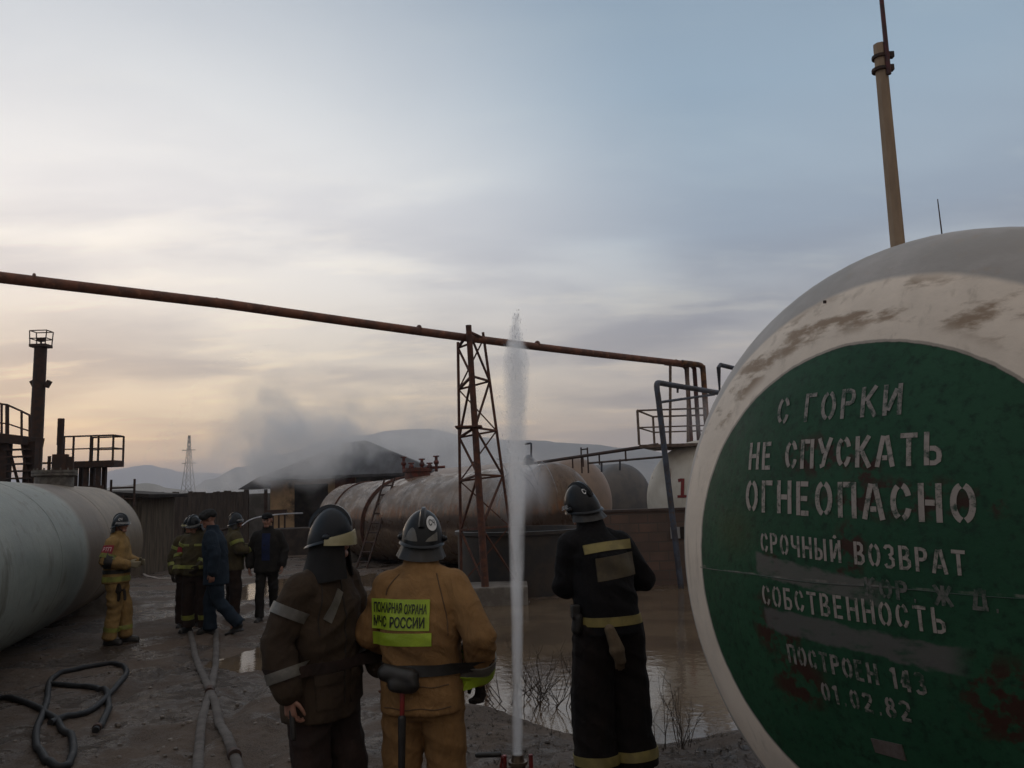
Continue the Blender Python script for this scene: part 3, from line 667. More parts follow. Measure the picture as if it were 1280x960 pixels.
rt_ = tank('gas_tank', 'wet rusty brown gas tank with a ladder against it, before the burning house', V(T1.x, T1.y, T1.z - Rr) , (T1 - T0).xy.normalized(), Rr, Lr, .65, tank_mat('wet_rusty_shell', rusty), tilt=-tilt_r)
manhole(rt_, T0.lerp(T1, .41) , .42, mat('red_flange', (.16, .035, .02), (.07, .03, .02), scale=7, rough=.6), darkiron, fit=False)
c = T0.lerp(T1, .41); rv = mat('red_valves', (.14, .03, .022), (.05, .02, .02), scale=9, rough=.6)
for dx, hh in ((-.45, .50), (-.2, .30), (.15, .42), (.4, .28), (.62, .5)):
    p = c + V(dx, 0, .15); MB().tube(p, p + V(0, 0, hh), .05).tube(p + V(-.1, 0, hh), p + V(.1, 0, hh), .025).ell(p + V(0, 0, hh * .6), .09).build('valve', rv, rt_, smooth=True)
MB().tube(c + V(-.5, 0, .25), c + V(.9, .1, .3), .045).build('valve_pipe', rv, rt_, smooth=True)
# straps and pipe over the shell beside the ladder
def over(t, r, m_, a0=-10, a1=105, nm='strap', lean=0):
    dirn = (T1 - T0).normalized(); side = V(-dirn.y, dirn.x, 0).normalized() * -1
    if side.y > 0: side = -side
    c = T0.lerp(T1, t) - V(0, 0, Rr)
    MB().path([c + dirn * lean * k / 24 + side * ((Rr + r * .6) * sin(radians(a0 + (a1 - a0) * k / 24))) + V(0, 0, (Rr + r * .6) * cos(radians(a0 + (a1 - a0) * k / 24))) for k in range(25)], r, 8).build(nm, m_, rt_, smooth=True)
over(.36, .04, rust, -20, 120, 'pipe_strap', -.9); over(.375, .025, rust, -20, 110, 'pipe_strap', -.9); over(.12, .025, rust, -20, 90, 'pipe_strap', -.3)
ldr = thing('ladder', 'iron ladder leaning against the rusty brown tank', 'ladder', (-4.7, 24.9, zt(-4.7, 24.9)))
lb, ltp = at(452, 703, 24.9), at(487, 598, 26.1); lb.z = zt(lb.x, lb.y)
side = V(.86, -.45, 0) * .2
for s_ in (-1, 1): MB().tube(lb + side * s_, ltp + side * s_, .034).build('rail', darkiron, ldr, smooth=True)
for k in range(9): p = lb.lerp(ltp, (k + .6) / 9.4); MB().tube(p - side, p + side, .026).build('rung', darkiron, ldr, smooth=True)
def beige(h):
    c = h.mix(h.n(1.3, lo=.38, hi=.64), (.30, .215, .165), (.23, .17, .135)); dr = h.n(5, stretch=(2, 2, .3), lo=.55, hi=.74); c = h.mix(h.m('MULTIPLY', dr, .5), c, (.13, .095, .075))
    h.L(c, h.b.inputs['Base Color']); h.b.inputs['Roughness'].default_value = .45; h.bump(h.n(2), .2, .05)
bz = zt(1.9, 25)
tank('gas_tank', 'plain beige gas tank behind the near end of the rusty one', V(1.87, 25, 2.95 - 1.4), RD, 1.4, 7.5, .6, tank_mat('beige_paint', beige))
tank('gas_tank', 'dark grey gas tank between the beige tank and the white tank', V(3.75, 28.5, 1.45), RD, 1.38, 8, .6, mat('grey_tank_paint', (.10, .10, .105), (.14, .13, .125), scale=1.5, rough=.6))
t1c = V(4.42, 19, 1.62)
def white1(h):
    c = h.mix(h.n(1.4, lo=.4, hi=.66), (.70, .65, .56), (.58, .52, .43)); dr = h.n(5, stretch=(2, 2, .3), lo=.56, hi=.75); c = h.mix(h.m('MULTIPLY', dr, .4), c, (.30, .23, .17))
    h.L(c, h.b.inputs['Base Color']); h.b.inputs['Roughness'].default_value = .5; h.bump(h.n(2), .2, .05)
w1 = tank('gas_tank', 'white gas tank with a red number 1 on its end, behind the brick wall', t1c, (-.5, -.866), 1.4, 8, .6, tank_mat('dirty_white_paint', white1))
def dome1(u, v, e=.01): return V(u, -.6 * sqrt(max(0, 1 - (u * u + v * v) / 1.96)) - e, v + 1.4)
redp = mat('red_stencil', (.24, .018, .016), (.16, .02, .018), scale=20, rough=.6)
def place1(px, py):     # face coordinates of a photo pixel on that end
    iv = (Matrix.Translation(w1.location) @ w1.rotation_euler.to_matrix().to_4x4()).inverted(); o = iv @ V(0, 0, CAMZ); d = iv.to_3x3() @ ray(px, py)
    t_ = (-.5 - o.y) / d.y; p = o + d * t_; return p.x, p.z - 1.4
u1, v1 = place1(856, 622); u2, v2 = place1(856, 598)
b = MB()
def strip(p, q, w):
    k = 6; d = (Vector(q) - Vector(p)).normalized(); nrm = Vector((-d.y, d.x)) * w / 2; A = [Vector(p).lerp(Vector(q), i / k) for i in range(k + 1)]
    b.add([dome1(*(a - nrm)) for a in A] + [dome1(*(a + nrm)) for a in A], [[i, i + 1, k + 2 + i, k + 1 + i] for i in range(k)])
u1 -= .03; u2 -= .03; strip((u1, v1), (u2, v2), .085); strip((u1 - .12, v1 + .03), (u1 + .11, v1 + .03), .06); strip((u2 - .12, v2 - .045), (u2 - .03, v2 - .03), .075)
b.build('painted_number', redp, w1, world=False)
b = MB(); ua, va = place1(824, 592); 
for du, dv, w_, h_ in ((0, .1, .55, .012), (0, -.1, .55, .012), (-.27, 0, .012, .2), (.27, 0, .012, .2)):
    b.add([dome1(ua + du + i * w_ / 2, va + dv + j * h_ / 2, .008) for i, j in ((-1, -1), (1, -1), (1, 1), (-1, 1))], [[0, 1, 2, 3]])
b.build('faded_panel_outline', mat('faded_red_line', (.32, .17, .12)), w1, world=False)
# platform and rails over the white tank
pw = thing('tank_top_platform', 'pale railed service platform on top of the white tank numbered 1', 'platform', at(850, 556, 19))
a_, b_, c_, d_ = at(799, 556, 18.6), at(884, 548, 18.6), at(884, 548, 20.4), at(818, 553, 20.4); zz = a_.z
for p in (b_, c_, d_): p.z = zz
b = MB(); b.add([a_, b_, c_, d_, a_ - V(0, 0, .07), b_ - V(0, 0, .07), c_ - V(0, 0, .07), d_ - V(0, 0, .07)], [[0, 1, 2, 3], [7, 6, 5, 4], [0, 4, 5, 1], [1, 5, 6, 2], [2, 6, 7, 3], [3, 7, 4, 0]]); b.build('deck', paleiron, pw)
railing(pw, [a_, d_, c_], .80, paleiron, r=.024); railing(pw, [a_, b_, c_], .80, paleiron, r=.022)
for px in (835, 857):
    p = at(px, 552, 20); kk = (px - 640) / 1000 + .006; s_ = (kk * PL.y - PL.x) / (pd.x - kk * pd.y); tq = PL + pd * s_
    MB().tube((p.x, 20.2 - .45, zz), tq, .035).build('pipe_support', paleiron, pw, smooth=True)
# blue-grey pipe frame in front of the wall
gp = thing('grey_pipe_riser', 'blue grey pipe rising before the brick wall and bending back to the white tank', 'pipe', (3.05, 16.75, zt(3.05, 16.75)))
tp_ = at(820, 478, 16.75); bt = V(tp_.x + .28, 16.75, zt(3, 16.75) - .1); en = at(897, 493, 19.0); en.z = tp_.z
b = MB(); hd_ = (en - tp_).normalized(); b.path([bt, bt.lerp(tp_, .5)] + spline([tp_ - V(-.03, 0, .35), tp_ - V(-.012, 0, .13), tp_ + hd_ * .04 - V(0, 0, .03), tp_ + hd_ * .14, tp_ + hd_ * .4], 5) + [tp_.lerp(en, .6), en], .062, 12); b.build('riser', greypipe, gp, smooth=True)
MB().tube(at(824, 503, 16.75), at(893, 493, 18.9), .03).build('brace', greypipe, gp, smooth=True)
MB().tube(at(847, 483, 17.5), at(847, 491, 17.5), .025).build('nozzle', greypipe, gp, smooth=True)
g2 = thing('vent_pipe', 'short dark bent vent pipe rising over the shoulder of the green-faced tank', 'pipe', at(900, 500, 14))
p0, p1, p2 = at(901, 520, 14), at(898, 456, 14), at(925, 462, 14.5)
MB().path([p0, p1 - V(0, 0, .05), p1 + V(.04, .02, 0), p2], .04, 10).build('bent_tube', greypipe, g2, smooth=True)
# handrail lines above the back tanks
cw = thing('catwalk_handrail', 'long thin handrail on posts running above the beige and grey tanks', 'handrail', at(740, 575, 24))
e0, e1 = at(655, 581, 25), at(822, 556, 19.6); f0, f1 = at(735, 579, 24), at(830, 571, 20)
b = MB().tube(e0, e1, .045).tube(f0, f1, .03); 
for k in (.42, .5, .62, .8): p = e0.lerp(e1, k); b.tube(p - V(0, 0, .30), p, .022)
for px in (727, 735): p = at(px, 578, 22.6); b.tube(p - V(0, 0, .3), p + V(0, 0, .42), .022)
b.tube(at(727, 562, 22.6), at(735, 561, 22.6), .02); b.build('rail', darkiron, cw, smooth=True)
b = MB()
for px, z0, z1 in ((664, 579, 554), (752, 577, 590), (775, 574, 588)):
    p, q = at(px, z0, 23.5), at(px, z1, 23.5); b.tube(p, q, .03)
b.tube(at(656, 555, 23.5), at(664, 554, 23.5), .03); b.ell(at(661, 577, 23.5), (.16, .16, .2)); b.build('valve', greypipe, cw, smooth=True)
# ------------------------------------------------------------------ round vat, brick wall
vt = thing('round_vat', 'dark round open water vat behind the lattice tower', 'vat', (.1, 17.3, zt(.1, 17.3)))
n = 56; zr = 1.17; zv = zt(.1, 17.3) - .1
def rg(r, z): return [V(.1 + r * cos(2 * pi * i / n), 17.3 + r * sin(2 * pi * i / n), z) for i in range(n)]
MB().rings([rg(1.36, zv), rg(1.36, zr - .08), rg(1.42, zr - .07), rg(1.42, zr), rg(1.33, zr), rg(1.31, zr - .3), rg(1.31, zv + .1)]).build('wall', mat('tarred_iron', (.026, .024, .024), (.045, .034, .028), scale=3, rough=.5, bump=.2, bscale=8), vt, smooth=True)
MB().add(rg(1.30, zr - .10), [list(range(n))]).build('water', mat('vat_water', (.05, .055, .06), rough=.06, bump=.3, bscale=4), vt)
bw = bpy.data.materials.new('sooty_bricks'); bw.use_nodes = True
def brick_nodes(t):
    b = t.nodes['Principled BSDF']; L = t.links.new; co = t.nodes.new('ShaderNodeTexCoord'); mp = t.nodes.new('ShaderNodeMapping'); mp.inputs['Rotation'].default_value = (radians(90), 0, 0); L(co.outputs['Object'], mp.inputs[0])
    br = t.nodes.new('ShaderNodeTexBrick'); br.inputs['Scale'].default_value = 1; br.inputs['Brick Width'].default_value = .40; br.inputs['Row Height'].default_value = .20; br.inputs['Mortar Size'].default_value = .014
    br.inputs['Color1'].default_value = (.17, .105, .08, 1); br.inputs['Color2'].default_value = (.12, .075, .06, 1); br.inputs['Mortar'].default_value = (.10, .08, .068, 1); L(mp.outputs[0], br.inputs['Vector'])
    n = t.nodes.new('ShaderNodeTexNoise'); n.inputs['Scale'].default_value = 2.2; n.inputs['Detail'].default_value = 7; L(co.outputs['Object'], n.inputs['Vector'])
    r = t.nodes.new('ShaderNodeMapRange'); r.inputs['From Min'].default_value = .35; r.inputs['From Max'].default_value = .68; L(n.outputs['Fac'], r.inputs['Value'])
    x = t.nodes.new('ShaderNodeMix'); x.data_type = 'RGBA'; L(r.outputs[0], x.inputs[0]); L(br.outputs[0], x.inputs[6]); x.inputs[7].default_value = (.10, .074, .062, 1); L(x.outputs[2], b.inputs['Base Color']); b.inputs['Roughness'].default_value = .85
    bp = t.nodes.new('ShaderNodeBump'); bp.inputs['Strength'].default_value = .6; bp.inputs['Distance'].default_value = .012; bp.invert = True; L(br.outputs['Fac'], bp.inputs['Height']); L(bp.outputs[0], b.inputs['Normal'])
brick_nodes(bw.node_tree)
bwl = MB().box((5.6, 17.45, .62), (8.4, .25, 1.66)).build('brick_wall', bw); tag(bwl, 'low dark brick wall behind the firefighter in black', 'wall')
cp = MB().box((5.6, 17.45, 1.475), (8.5, .31, .05)); o = cp.build('coping', mat('wall_coping', (.09, .06, .05), (.06, .045, .04), scale=4), bwl)
sg = thing('warning_sign', 'small pale and dark notice plate on the brick wall under the grey pipe', 'sign', at(838, 666, 17.28))
p = at(844, 666, 17.3); MB().box(p, (.20, .02, .24)).build('pale_plate', mat('pale_plate', (.30, .30, .30)), sg); MB().box(p + V(.17, 0, 0), (.12, .02, .24)).build('dark_plate', charred, sg)

# ------------------------------------------------------------------ house on fire, fence, shed, pylon
hw = mat('soot_stained_plaster', (.70, .48, .28), (.50, .34, .20), scale=1.1, rough=.9, c3=(.09, .065, .05), scale3=.5, lo3=.58, hi3=.7, bump=.25, bscale=15)
hs = thing('burning_house', 'low plastered house with a hipped roof, smoke pouring out of it', 'house', (-7.4, 39.5, -.3))
X0, X1, Y0, Y1, ZE = -11.1, -4.1, 36.5, 44.5, 3.0
b = MB(); b.box(((X0 + X1) / 2, (Y0 + Y1) / 2, (ZE - .5) / 2 - .15), (X1 - X0, Y1 - Y0, ZE + .1 + .4)); b.build('wall', hw, hs)
MB().box((-5.9, Y0 - .03, 2.45), (2.6, .06, 1.0)).build('plaster_panel', mat('grey_plaster', (.20, .19, .185), (.13, .12, .11), scale=2), hs)
MB().box((-7.7, Y0 - .04, 2.35), (.9, .08, 1.1)).build('brick_panel', mat('bare_red_brick', (.20, .075, .045), (.12, .05, .035), scale=6), hs)
apex = [V(-7.4, 40, 4.75), V(-8.6, 41, 4.75)]; ov = .75
E = [V(X0 - .3, Y0 - ov, ZE - .05), V(X1 + ov, Y0 - ov, ZE - .05), V(X1 + ov, Y1 + ov, ZE - .05), V(X0 - .3, Y1 + ov, ZE - .05)]
rfm = mat('slate_roofing', (.06, .06, .068), (.035, .033, .036), scale=2, rough=.7, stretch=(3, .6, 1), bump=.5, bscale=8)
up = V(0, 0, .12)
vs = E + apex + [p - up for p in E]
b = MB(); b.add(vs, [[0, 1, 4, 5], [1, 2, 4], [2, 3, 5, 4], [3, 0, 5], [6, 7, 1, 0], [7, 8, 2, 1], [8, 9, 3, 2], [9, 6, 0, 3], [9, 8, 7, 6]]); rf = b.build('roof', rfm, hs)
b = MB(); b.beam(E[1], apex[0], .16, .1); b.build('ridge_tile', mat('ridge_rust', (.10, .06, .05), (.05, .035, .03), scale=5), rf)
for px in (389,):
    p = at(px, 632, Y0 - .03); wv = MB().box((p.x, Y0 - .02, 1.65), (1.5, .06, 1.9)).build('window', charred, hs)
    MB().box((p.x, Y0 - .06, .66), (1.7, .12, .08)).build('sill', concrete, wv)
MB().box((-8.75, Y0 - .02, 1.5), (.55, .05, 1.5)).build('window', charred, hs)
prm = thing('porch_canopy', 'small dark porch roof on two thin posts beside the burning house', 'canopy', (-11.9, 36, -.3))
pa, pb = at(301, 612, 36), at(337, 596, 36.6)
b = MB(); vs = []
for y in (35.6, 37.4): vs += [V(pa.x, y, pa.z), V(pa.x + .95, y, pb.z), V(pb.x, y, pa.z + .02)]
b.add(vs, [[0, 1, 2], [5, 4, 3], [0, 3, 4, 1], [1, 4, 5, 2], [2, 5, 3, 0]]); b.build('roof', rfm, prm)
for px in (309, 332): p = at(px, 640, 35.8); MB().box((p.x, 35.8, pa.z / 2 - .2), (.12, .12, pa.z + .35)).build('post', darkiron, prm)
sr = thing('step_railing', 'dark step railing in front of the burning house', 'railing', (-9.8, 33, -.3))
q0, q1 = at(334, 640, 33), at(356, 640, 33); b = MB()
b.box(((q0.x + q1.x) / 2, 33, q0.z), (q1.x - q0.x + .15, .1, .16))
for k in range(4): x = q0.x + (q1.x - q0.x) * k / 3; b.box((x, 33, q0.z / 2 - .2), (.06, .06, q0.z + .4))
b.box(((q0.x + q1.x) / 2, 33, .45), (q1.x - q0.x, .05, .05)); b.build('frame', darkiron, sr)
b = MB().box((-7.6, 33.0, .25), (4.5, 1.2, 1.1)).build('low_stone_wall', mat('sooty_stone', (.06, .045, .038), (.035, .028, .025), scale=3, rough=.9, bump=.5, bscale=6), bevel=.03); tag(b, 'low sooty stone wall in front of the burning house', 'wall')
fe = thing('board_fence', 'dark board fence closing off the back of the yard', 'fence', (-12.5, 34.2, -.3)); b = MB(); x = at(182, 620, 34).x; xe = at(303, 620, 34).x; rr = random.Random(5)
while x < xe:
    w = rr.uniform(.14, .2); h_ = 2.36 + rr.uniform(-.05, .05) + (.05 if x < -13.5 else 0) + .02 * sin(x); b.box((x + w / 2, 34.2 + rr.uniform(-.012, .012), h_ / 2 - .2), (w - .012, .03, h_ + .4)); x += w
b.build('boards', wood, fe); MB().box(((at(182, 620, 34).x + xe) / 2, 34.25, 2.28), (xe - at(182, 620, 34).x, .08, .12)).box(((at(182, 620, 34).x + xe) / 2, 34.25, .7), (xe - at(182, 620, 34).x, .08, .12)).build('rail', wood, fe)
bk = MB().box((-14.5, 47, .9), (13, .25, 2.9)).build('gap_backing_wall', mat('grey_backing', (.10, .09, .085), (.06, .055, .05), scale=1.5, rough=.9)); tag(bk, 'plain grey wall added behind the porch to cover the bright gap beside the burning house', 'wall')  # added backing that blocks the bright gap between fence and porch
sd = thing('lean_to_shed', 'low lean-to shed with a dark flat roof behind the end of the pale tank', 'shed', (-12.6, 26, -.3))
u0, u1 = at(128, 617, 25), at(190, 622, 25)
b = MB(); b.box(((u0.x + u1.x) / 2 - .1, 26.2, 1.0), (u1.x - u0.x - .4, 2.4, 2.5)); b.build('wall', mat('shed_boards', (.13, .105, .075), (.07, .055, .042), scale=3, stretch=(5, 5, .4), rough=.9), sd)
b = MB(); b.beam(V(u0.x - .2, 26, 2.38), V(u1.x + .1, 26, 2.20), 2.9, .1); b.build('roof', charred, sd)
py_ = thing('power_pylon', 'tall lattice power pylon far away in front of the hills', 'pylon', (at(235, 620, 400).x, 400, -.5)); b = MB(); cx = py_.location.x; H_ = at(235, 543, 400).z
lev = [0, 6, 12, 17, 21.5, 25, 28, 31, H_]; wd = lambda z: 3.0 * (1 - z / H_) ** 1.3 + .35
for z0, z1 in zip(lev, lev[1:]):
    for i in (-1, 1):
        for j in (-1, 1):
            b.beam((cx + i * wd(z0), 400 + j * wd(z0), z0 - .5), (cx + i * wd(z1), 400 + j * wd(z1), z1 - .5), .2)
        b.beam((cx - i * wd(z0), 400 - 1 * wd(z0), z0 - .5), (cx + i * wd(z1), 400 - wd(z1), z1 - .5), .17); b.beam((cx - i * wd(z0), 400 + wd(z0), z0 - .5), (cx + i * wd(z1), 400 + wd(z1), z1 - .5), .17)
for z in (21.5, 28): b.beam((cx - 3.4, 400, z), (cx + 3.4, 400, z), .35)
b.build('lattice', mat('galvanised', (.10, .10, .105)), py_)
# ------------------------------------------------------------------ mast and whip antenna behind the green tank
ms = thing('lightning_mast', 'tan concrete mast with a red rod strapped to its top, behind the green-faced tank', 'mast', (4.55, 9, zt(4.55, 9)))
mt, mb_ = at(1099, 56, 9), at(1122, 304, 9); mx = (mt.x + mb_.x) / 2; d = (mb_ - mt).normalized(); foot = mb_ + d * ((mb_.z - zt(4.6, 9) + .1) / -d.z)
MB().tube(foot, mt, .105, .072, 8).build('post', mat('tan_concrete', (.40, .29, .195), (.30, .215, .145), scale=3, rough=.85, stretch=(1, 1, .3), bump=.3), ms, smooth=False)
rb = mt - d * -.42 + V(.045, -.075, 0); MB().tube(rb, at(1096, -60, 8.92) , .028, .024, 8).build('rod', mat('red_oxide', (.11, .02, .022), (.06, .018, .018), scale=8, rough=.6), ms, smooth=True)
b = MB()
for py in (72, 88):
    p = at(1100, py, 9); b.tube(p - V(0, 0, .018), p + V(0, 0, .018), .094, n=12); b.box(p + V(.10, -.05, 0), (.07, .06, .07))
b.build('strap', darkiron, ms)
an = thing('whip_antenna', 'thin whip antenna rising behind the shoulder of the green-faced tank', 'antenna', at(1181, 330, 8)); MB().tube(at(1182, 330, 8), at(1172, 249, 8), .009, .005, 6).build('rod', darkiron, an); MB().tube(at(1182, 330, 8), V(at(1182, 330, 8).x, 8, 0), .02, .012, 6).build('pole', darkiron, an)
# ------------------------------------------------------------------ people
def remesh(b, voxel, smooth=4, fold=0, seed=0, freq=1.0, foldfn=None):
    "one continuous surface from overlapping closed shapes, smoothed, then creased like cloth"
    me = b.mesh('tmp'); o = bpy.data.objects.new('tmp', me); COL.objects.link(o)
    r = o.modifiers.new('r', 'REMESH'); r.mode = 'VOXEL'; r.voxel_size = voxel; r.use_smooth_shade = True
    s_ = o.modifiers.new('s', 'SMOOTH'); s_.iterations = smooth; s_.factor = .5
    dg = bpy.context.evaluated_depsgraph_get(); out = bpy.data.meshes.new_from_object(o.evaluated_get(dg))
    bpy.data.objects.remove(o); bpy.data.meshes.remove(me)
    if fold:
        nr = [v.normal.copy() for v in out.vertices]
        for v, n in zip(out.vertices, nr):
            p = v.co; k = 1.0 if foldfn is None else foldfn(p)
            q = V(p.x * 3.2 * freq + seed, p.y * 3.2 * freq, p.z * 8.5 * freq + p.x * 5)
            a = 1 - 2.2 * abs(noise.noise(q)); c = noise.noise(V(p.x * 4 + seed, p.y * 4, p.z * 5 + 3)); e = 1 - 2 * abs(noise.noise(q * 2.3 + V(5, 0, 0)))
            v.co = p + n * fold * k * (.70 * a + .55 * c + .16 * e)
        out.update()
    out.polygons.foreach_set('use_smooth', [True] * len(out.polygons))
    return out
def put(name, me, m_, parent):
    me.name = name; me.materials.clear(); return link(name, me, m_, parent)
def bvh(o):
    me = o.data; return BVHTree.FromPolygons([v.co for v in me.vertices], [p.vertices for p in me.polygons])
def band(tree, c, ax, hw, off, rmax, n=44, a0=0, a1=360, side=None, rows=3, sm_=2):
    "a strap or stripe lying on a garment: rays towards the axis, lifted off the cloth"
    c = Vector(c); ax = Vector(ax).normalized(); u = ax.orthogonal().normalized() if side is None else (Vector(side) - ax * Vector(side).dot(ax)).normalized(); w = ax.cross(u)
    full = a1 - a0 >= 360; K = n if full else n + 1; G = []
    for r in range(rows):
        h = -hw + 2 * hw * r / (rows - 1); row = []
        for i in range(K):
            a = radians(a0 + (a1 - a0) * i / n); d = u * cos(a) + w * sin(a); o = c + ax * h
            hit = tree.ray_cast(o + d * rmax, -d, rmax)
            row.append((hit[0] - o).length if hit[0] is not None else None)
        last = next((x for x in row if x), .1)
        for i, x in enumerate(row):
            if x is None: row[i] = last
            last = row[i]
        for _ in range(sm_): row = [max(row[i], (row[i - 1] + row[i] + row[(i + 1) % K]) / 3) if full else row[i] for i in range(K)]
        G.append([o + (u * cos(radians(a0 + (a1 - a0) * i / n)) + w * sin(radians(a0 + (a1 - a0) * i / n))) * (x + off) for i, x in enumerate(row)])
    def inn(row, h): o = c + ax * h; return [p - (p - o).normalized() * (off + .006) for p in row]
    R_ = [inn(G[0], -hw)] + G + [inn(G[-1], hw)]
    b = MB(); vs = [p for r in R_ for p in r]; m_ = len(R_)
    fs = [[k * K + i, k * K + (i + 1) % K, (k + 1) * K + (i + 1) % K, (k + 1) * K + i] for k in range(m_ - 1) for i in range(K if full else K - 1)]
    return b.add(vs, fs)
class Patch:
    "a flat badge sewn on a garment: centre, right and up directions, looking along -n"
    def __init__(s, tree, c, right, up, w, h, off=.004, nu=14, nv=8, it=6, shear=0):
        right, up = Vector(right).normalized(), Vector(up).normalized(); n = right.cross(up).normalized(); s.n = n; s.nu, s.nv, s.w, s.h = nu, nv, w, h; G = []
        for j in range(nv + 1):
            row = []
            for i in range(nu + 1):
                o = Vector(c) + right * (w * (i / nu - .5)) + up * (h * (j / nv - .5) + shear * (i / nu - .5)); hit = tree.ray_cast(o + n * .3, -n, .6)
                row.append([o, (hit[0] - o).dot(n) if hit[0] is not None else None])
            G.append(row)
        ok = [q[1] for r in G for q in r if q[1] is not None]; mn = min(ok) if ok else 0
        for r in G:
            for q in r:
                if q[1] is None: q[1] = mn
        for _ in range(it):
            H = [[q[1] for q in r] for r in G]
            for j in range(nv + 1):
                for i in range(nu + 1):
                    nb = [H[b_][a_] for a_, b_ in ((i - 1, j), (i + 1, j), (i, j - 1), (i, j + 1)) if 0 <= a_ <= nu and 0 <= b_ <= nv]
                    G[j][i][1] = max(G[j][i][1], (H[j][i] + sum(nb) / len(nb)) / 2)
        s.P = [[q[0] + n * (q[1] + off) for q in r] for r in G]
    def at(s, u, v, e=0):
        x = min(max(u, 0), .9999) * s.nu; y = min(max(v, 0), .9999) * s.nv; i, j = int(x), int(y); a, b = x - i, y - j; P = s.P
        return P[j][i] * (1 - a) * (1 - b) + P[j][i + 1] * a * (1 - b) + P[j + 1][i] * (1 - a) * b + P[j + 1][i + 1] * a * b + s.n * e
    def mb(s):
        b = MB(); nu, nv = s.nu, s.nv
        top = [p for r in s.P for p in r]; bot = [p - s.n * .012 for p in top]; N = len(top); I = lambda i, j: j * (nu + 1) + i
        fs = [[I(i, j), I(i + 1, j), I(i + 1, j + 1), I(i, j + 1)] for j in range(nv) for i in range(nu)]
        rim = [(I(i, 0), I(i + 1, 0)) for i in range(nu)] + [(I(nu, j), I(nu, j + 1)) for j in range(nv)] + [(I(i + 1, nv), I(i, nv)) for i in range(nu)] + [(I(0, j + 1), I(0, j)) for j in range(nv)]
        fs += [[b_, a_, N + a_, N + b_] for a_, b_ in rim]
        return b.add(top + bot, fs)
_tx = {}
def text_mesh(txt, slant=0):
    k = (txt, slant)
    if k not in _tx:
        c = bpy.data.curves.new('t', 'FONT'); c.body = txt; c.size = 1; c.shear = slant; c.offset = .022; o = bpy.data.objects.new('t', c); COL.objects.link(o)
        me = bpy.data.meshes.new_from_object(o.evaluated_get(bpy.context.evaluated_depsgraph_get())); bpy.data.objects.remove(o); bpy.data.curves.remove(c)
        bm = bmesh.new(); bm.from_mesh(me); bmesh.ops.triangulate(bm, faces=bm.faces[:]); bmesh.ops.subdivide_edges(bm, edges=[e for e in bm.edges if e.calc_length() > .15], cuts=2, use_grid_fill=True); bm.to_mesh(me); bm.free()
        v = [q.co.copy() for q in me.vertices]; f = [list(p.vertices) for p in me.polygons]; bpy.data.meshes.remove(me)
        x0, x1 = min(p.x for p in v), max(p.x for p in v); y0, y1 = min(p.y for p in v), max(p.y for p in v)
        _tx[k] = ([((p.x - x0) / (x1 - x0), (p.y - y0) / (y1 - y0)) for p in v], f)
    return _tx[k]
def text_on(fn, txt, u0, u1, v0, v1, slant=0):
    v, f = text_mesh(txt, slant); return MB().add([fn(u0 + (u1 - u0) * a, v0 + (v1 - v0) * b) for a, b in v], f)

def cloth(name, c1, c2, c3=None, bump=.5):
    m = mat(name, c1, c2, scale=5, rough=.92, c3=c3, scale3=3, lo3=.52, hi3=.75, bump=bump, bscale=420, spec=.2, bdist=.002)
    t = m.node_tree; b0 = [n for n in t.nodes if n.type == 'BUMP'][0]; co = [n for n in t.nodes if n.type == 'TEX_COORD'][0]      # soft creases under the weave
    mp = t.nodes.new('ShaderNodeMapping'); mp.inputs['Scale'].default_value = (1.5, 1.5, .8); t.links.new(co.outputs['Object'], mp.inputs[0])
    n = t.nodes.new('ShaderNodeTexNoise'); n.inputs['Scale'].default_value = 6; n.inputs['Detail'].default_value = 3; n.inputs['Distortion'].default_value = 1.6; t.links.new(mp.outputs[0], n.inputs['Vector'])
    a = t.nodes.new('ShaderNodeMath'); a.operation = 'SUBTRACT'; a.inputs[1].default_value = .5; t.links.new(n.outputs['Fac'], a.inputs[0])
    a2 = t.nodes.new('ShaderNodeMath'); a2.operation = 'ABSOLUTE'; t.links.new(a.outputs[0], a2.inputs[0])
    b1 = t.nodes.new('ShaderNodeBump'); b1.inputs['Strength'].default_value = .5; b1.inputs['Distance'].default_value = .04; b1.invert = True; t.links.new(a2.outputs[0], b1.inputs['Height']); t.links.new(b1.outputs[0], b0.inputs['Normal'])
    return m
tan = cloth('tan_fire_cloth', (.275, .155, .064), (.21, .117, .049), (.15, .087, .04))
tan2 = cloth('sandy_fire_cloth', (.30, .195, .078), (.22, .14, .056), (.15, .095, .04))
olive = cloth('brown_fire_cloth', (.055, .038, .025), (.040, .028, .02), (.070, .05, .033))
khaki = cloth('khaki_fire_cloth', (.080, .066, .036), (.055, .046, .028), (.10, .08, .045))
maroon = cloth('dark_brown_cloth', (.040, .026, .022), (.028, .02, .018))
black = cloth('black_fire_cloth', (.008, .008, .009), (.011, .010, .011), (.006, .006, .007))
blackred = cloth('dark_trouser_cloth', (.010, .008, .008), (.014, .010, .009))
navy = cloth('navy_uniform_cloth', (.020, .032, .048), (.014, .023, .036))
jacketb = cloth('black_jacket_cloth', (.016, .015, .015), (.024, .022, .02))
bluek = cloth('blue_jumper', (.018, .026, .075), (.013, .02, .055))
skin = mat('skin', (.30, .155, .11), (.24, .115, .08), scale=12, rough=.55)
leather = mat('black_leather', (.013, .012, .012), (.022, .02, .018), scale=12, rough=.5)
gloveb = cloth('dark_glove', (.022, .017, .014), (.032, .026, .022)); gloveg = cloth('pale_glove', (.26, .23, .16), (.18, .16, .11)); glovet = cloth('tan_glove', (.15, .11, .07), (.10, .075, .05))
lime = mat('lime_reflective', (.36, .50, .03), (.30, .42, .03), scale=8, rough=.5, bump=.2, bscale=90)
limed = mat('worn_lime_tape', (.24, .26, .05), (.15, .16, .045), scale=9, rough=.6)
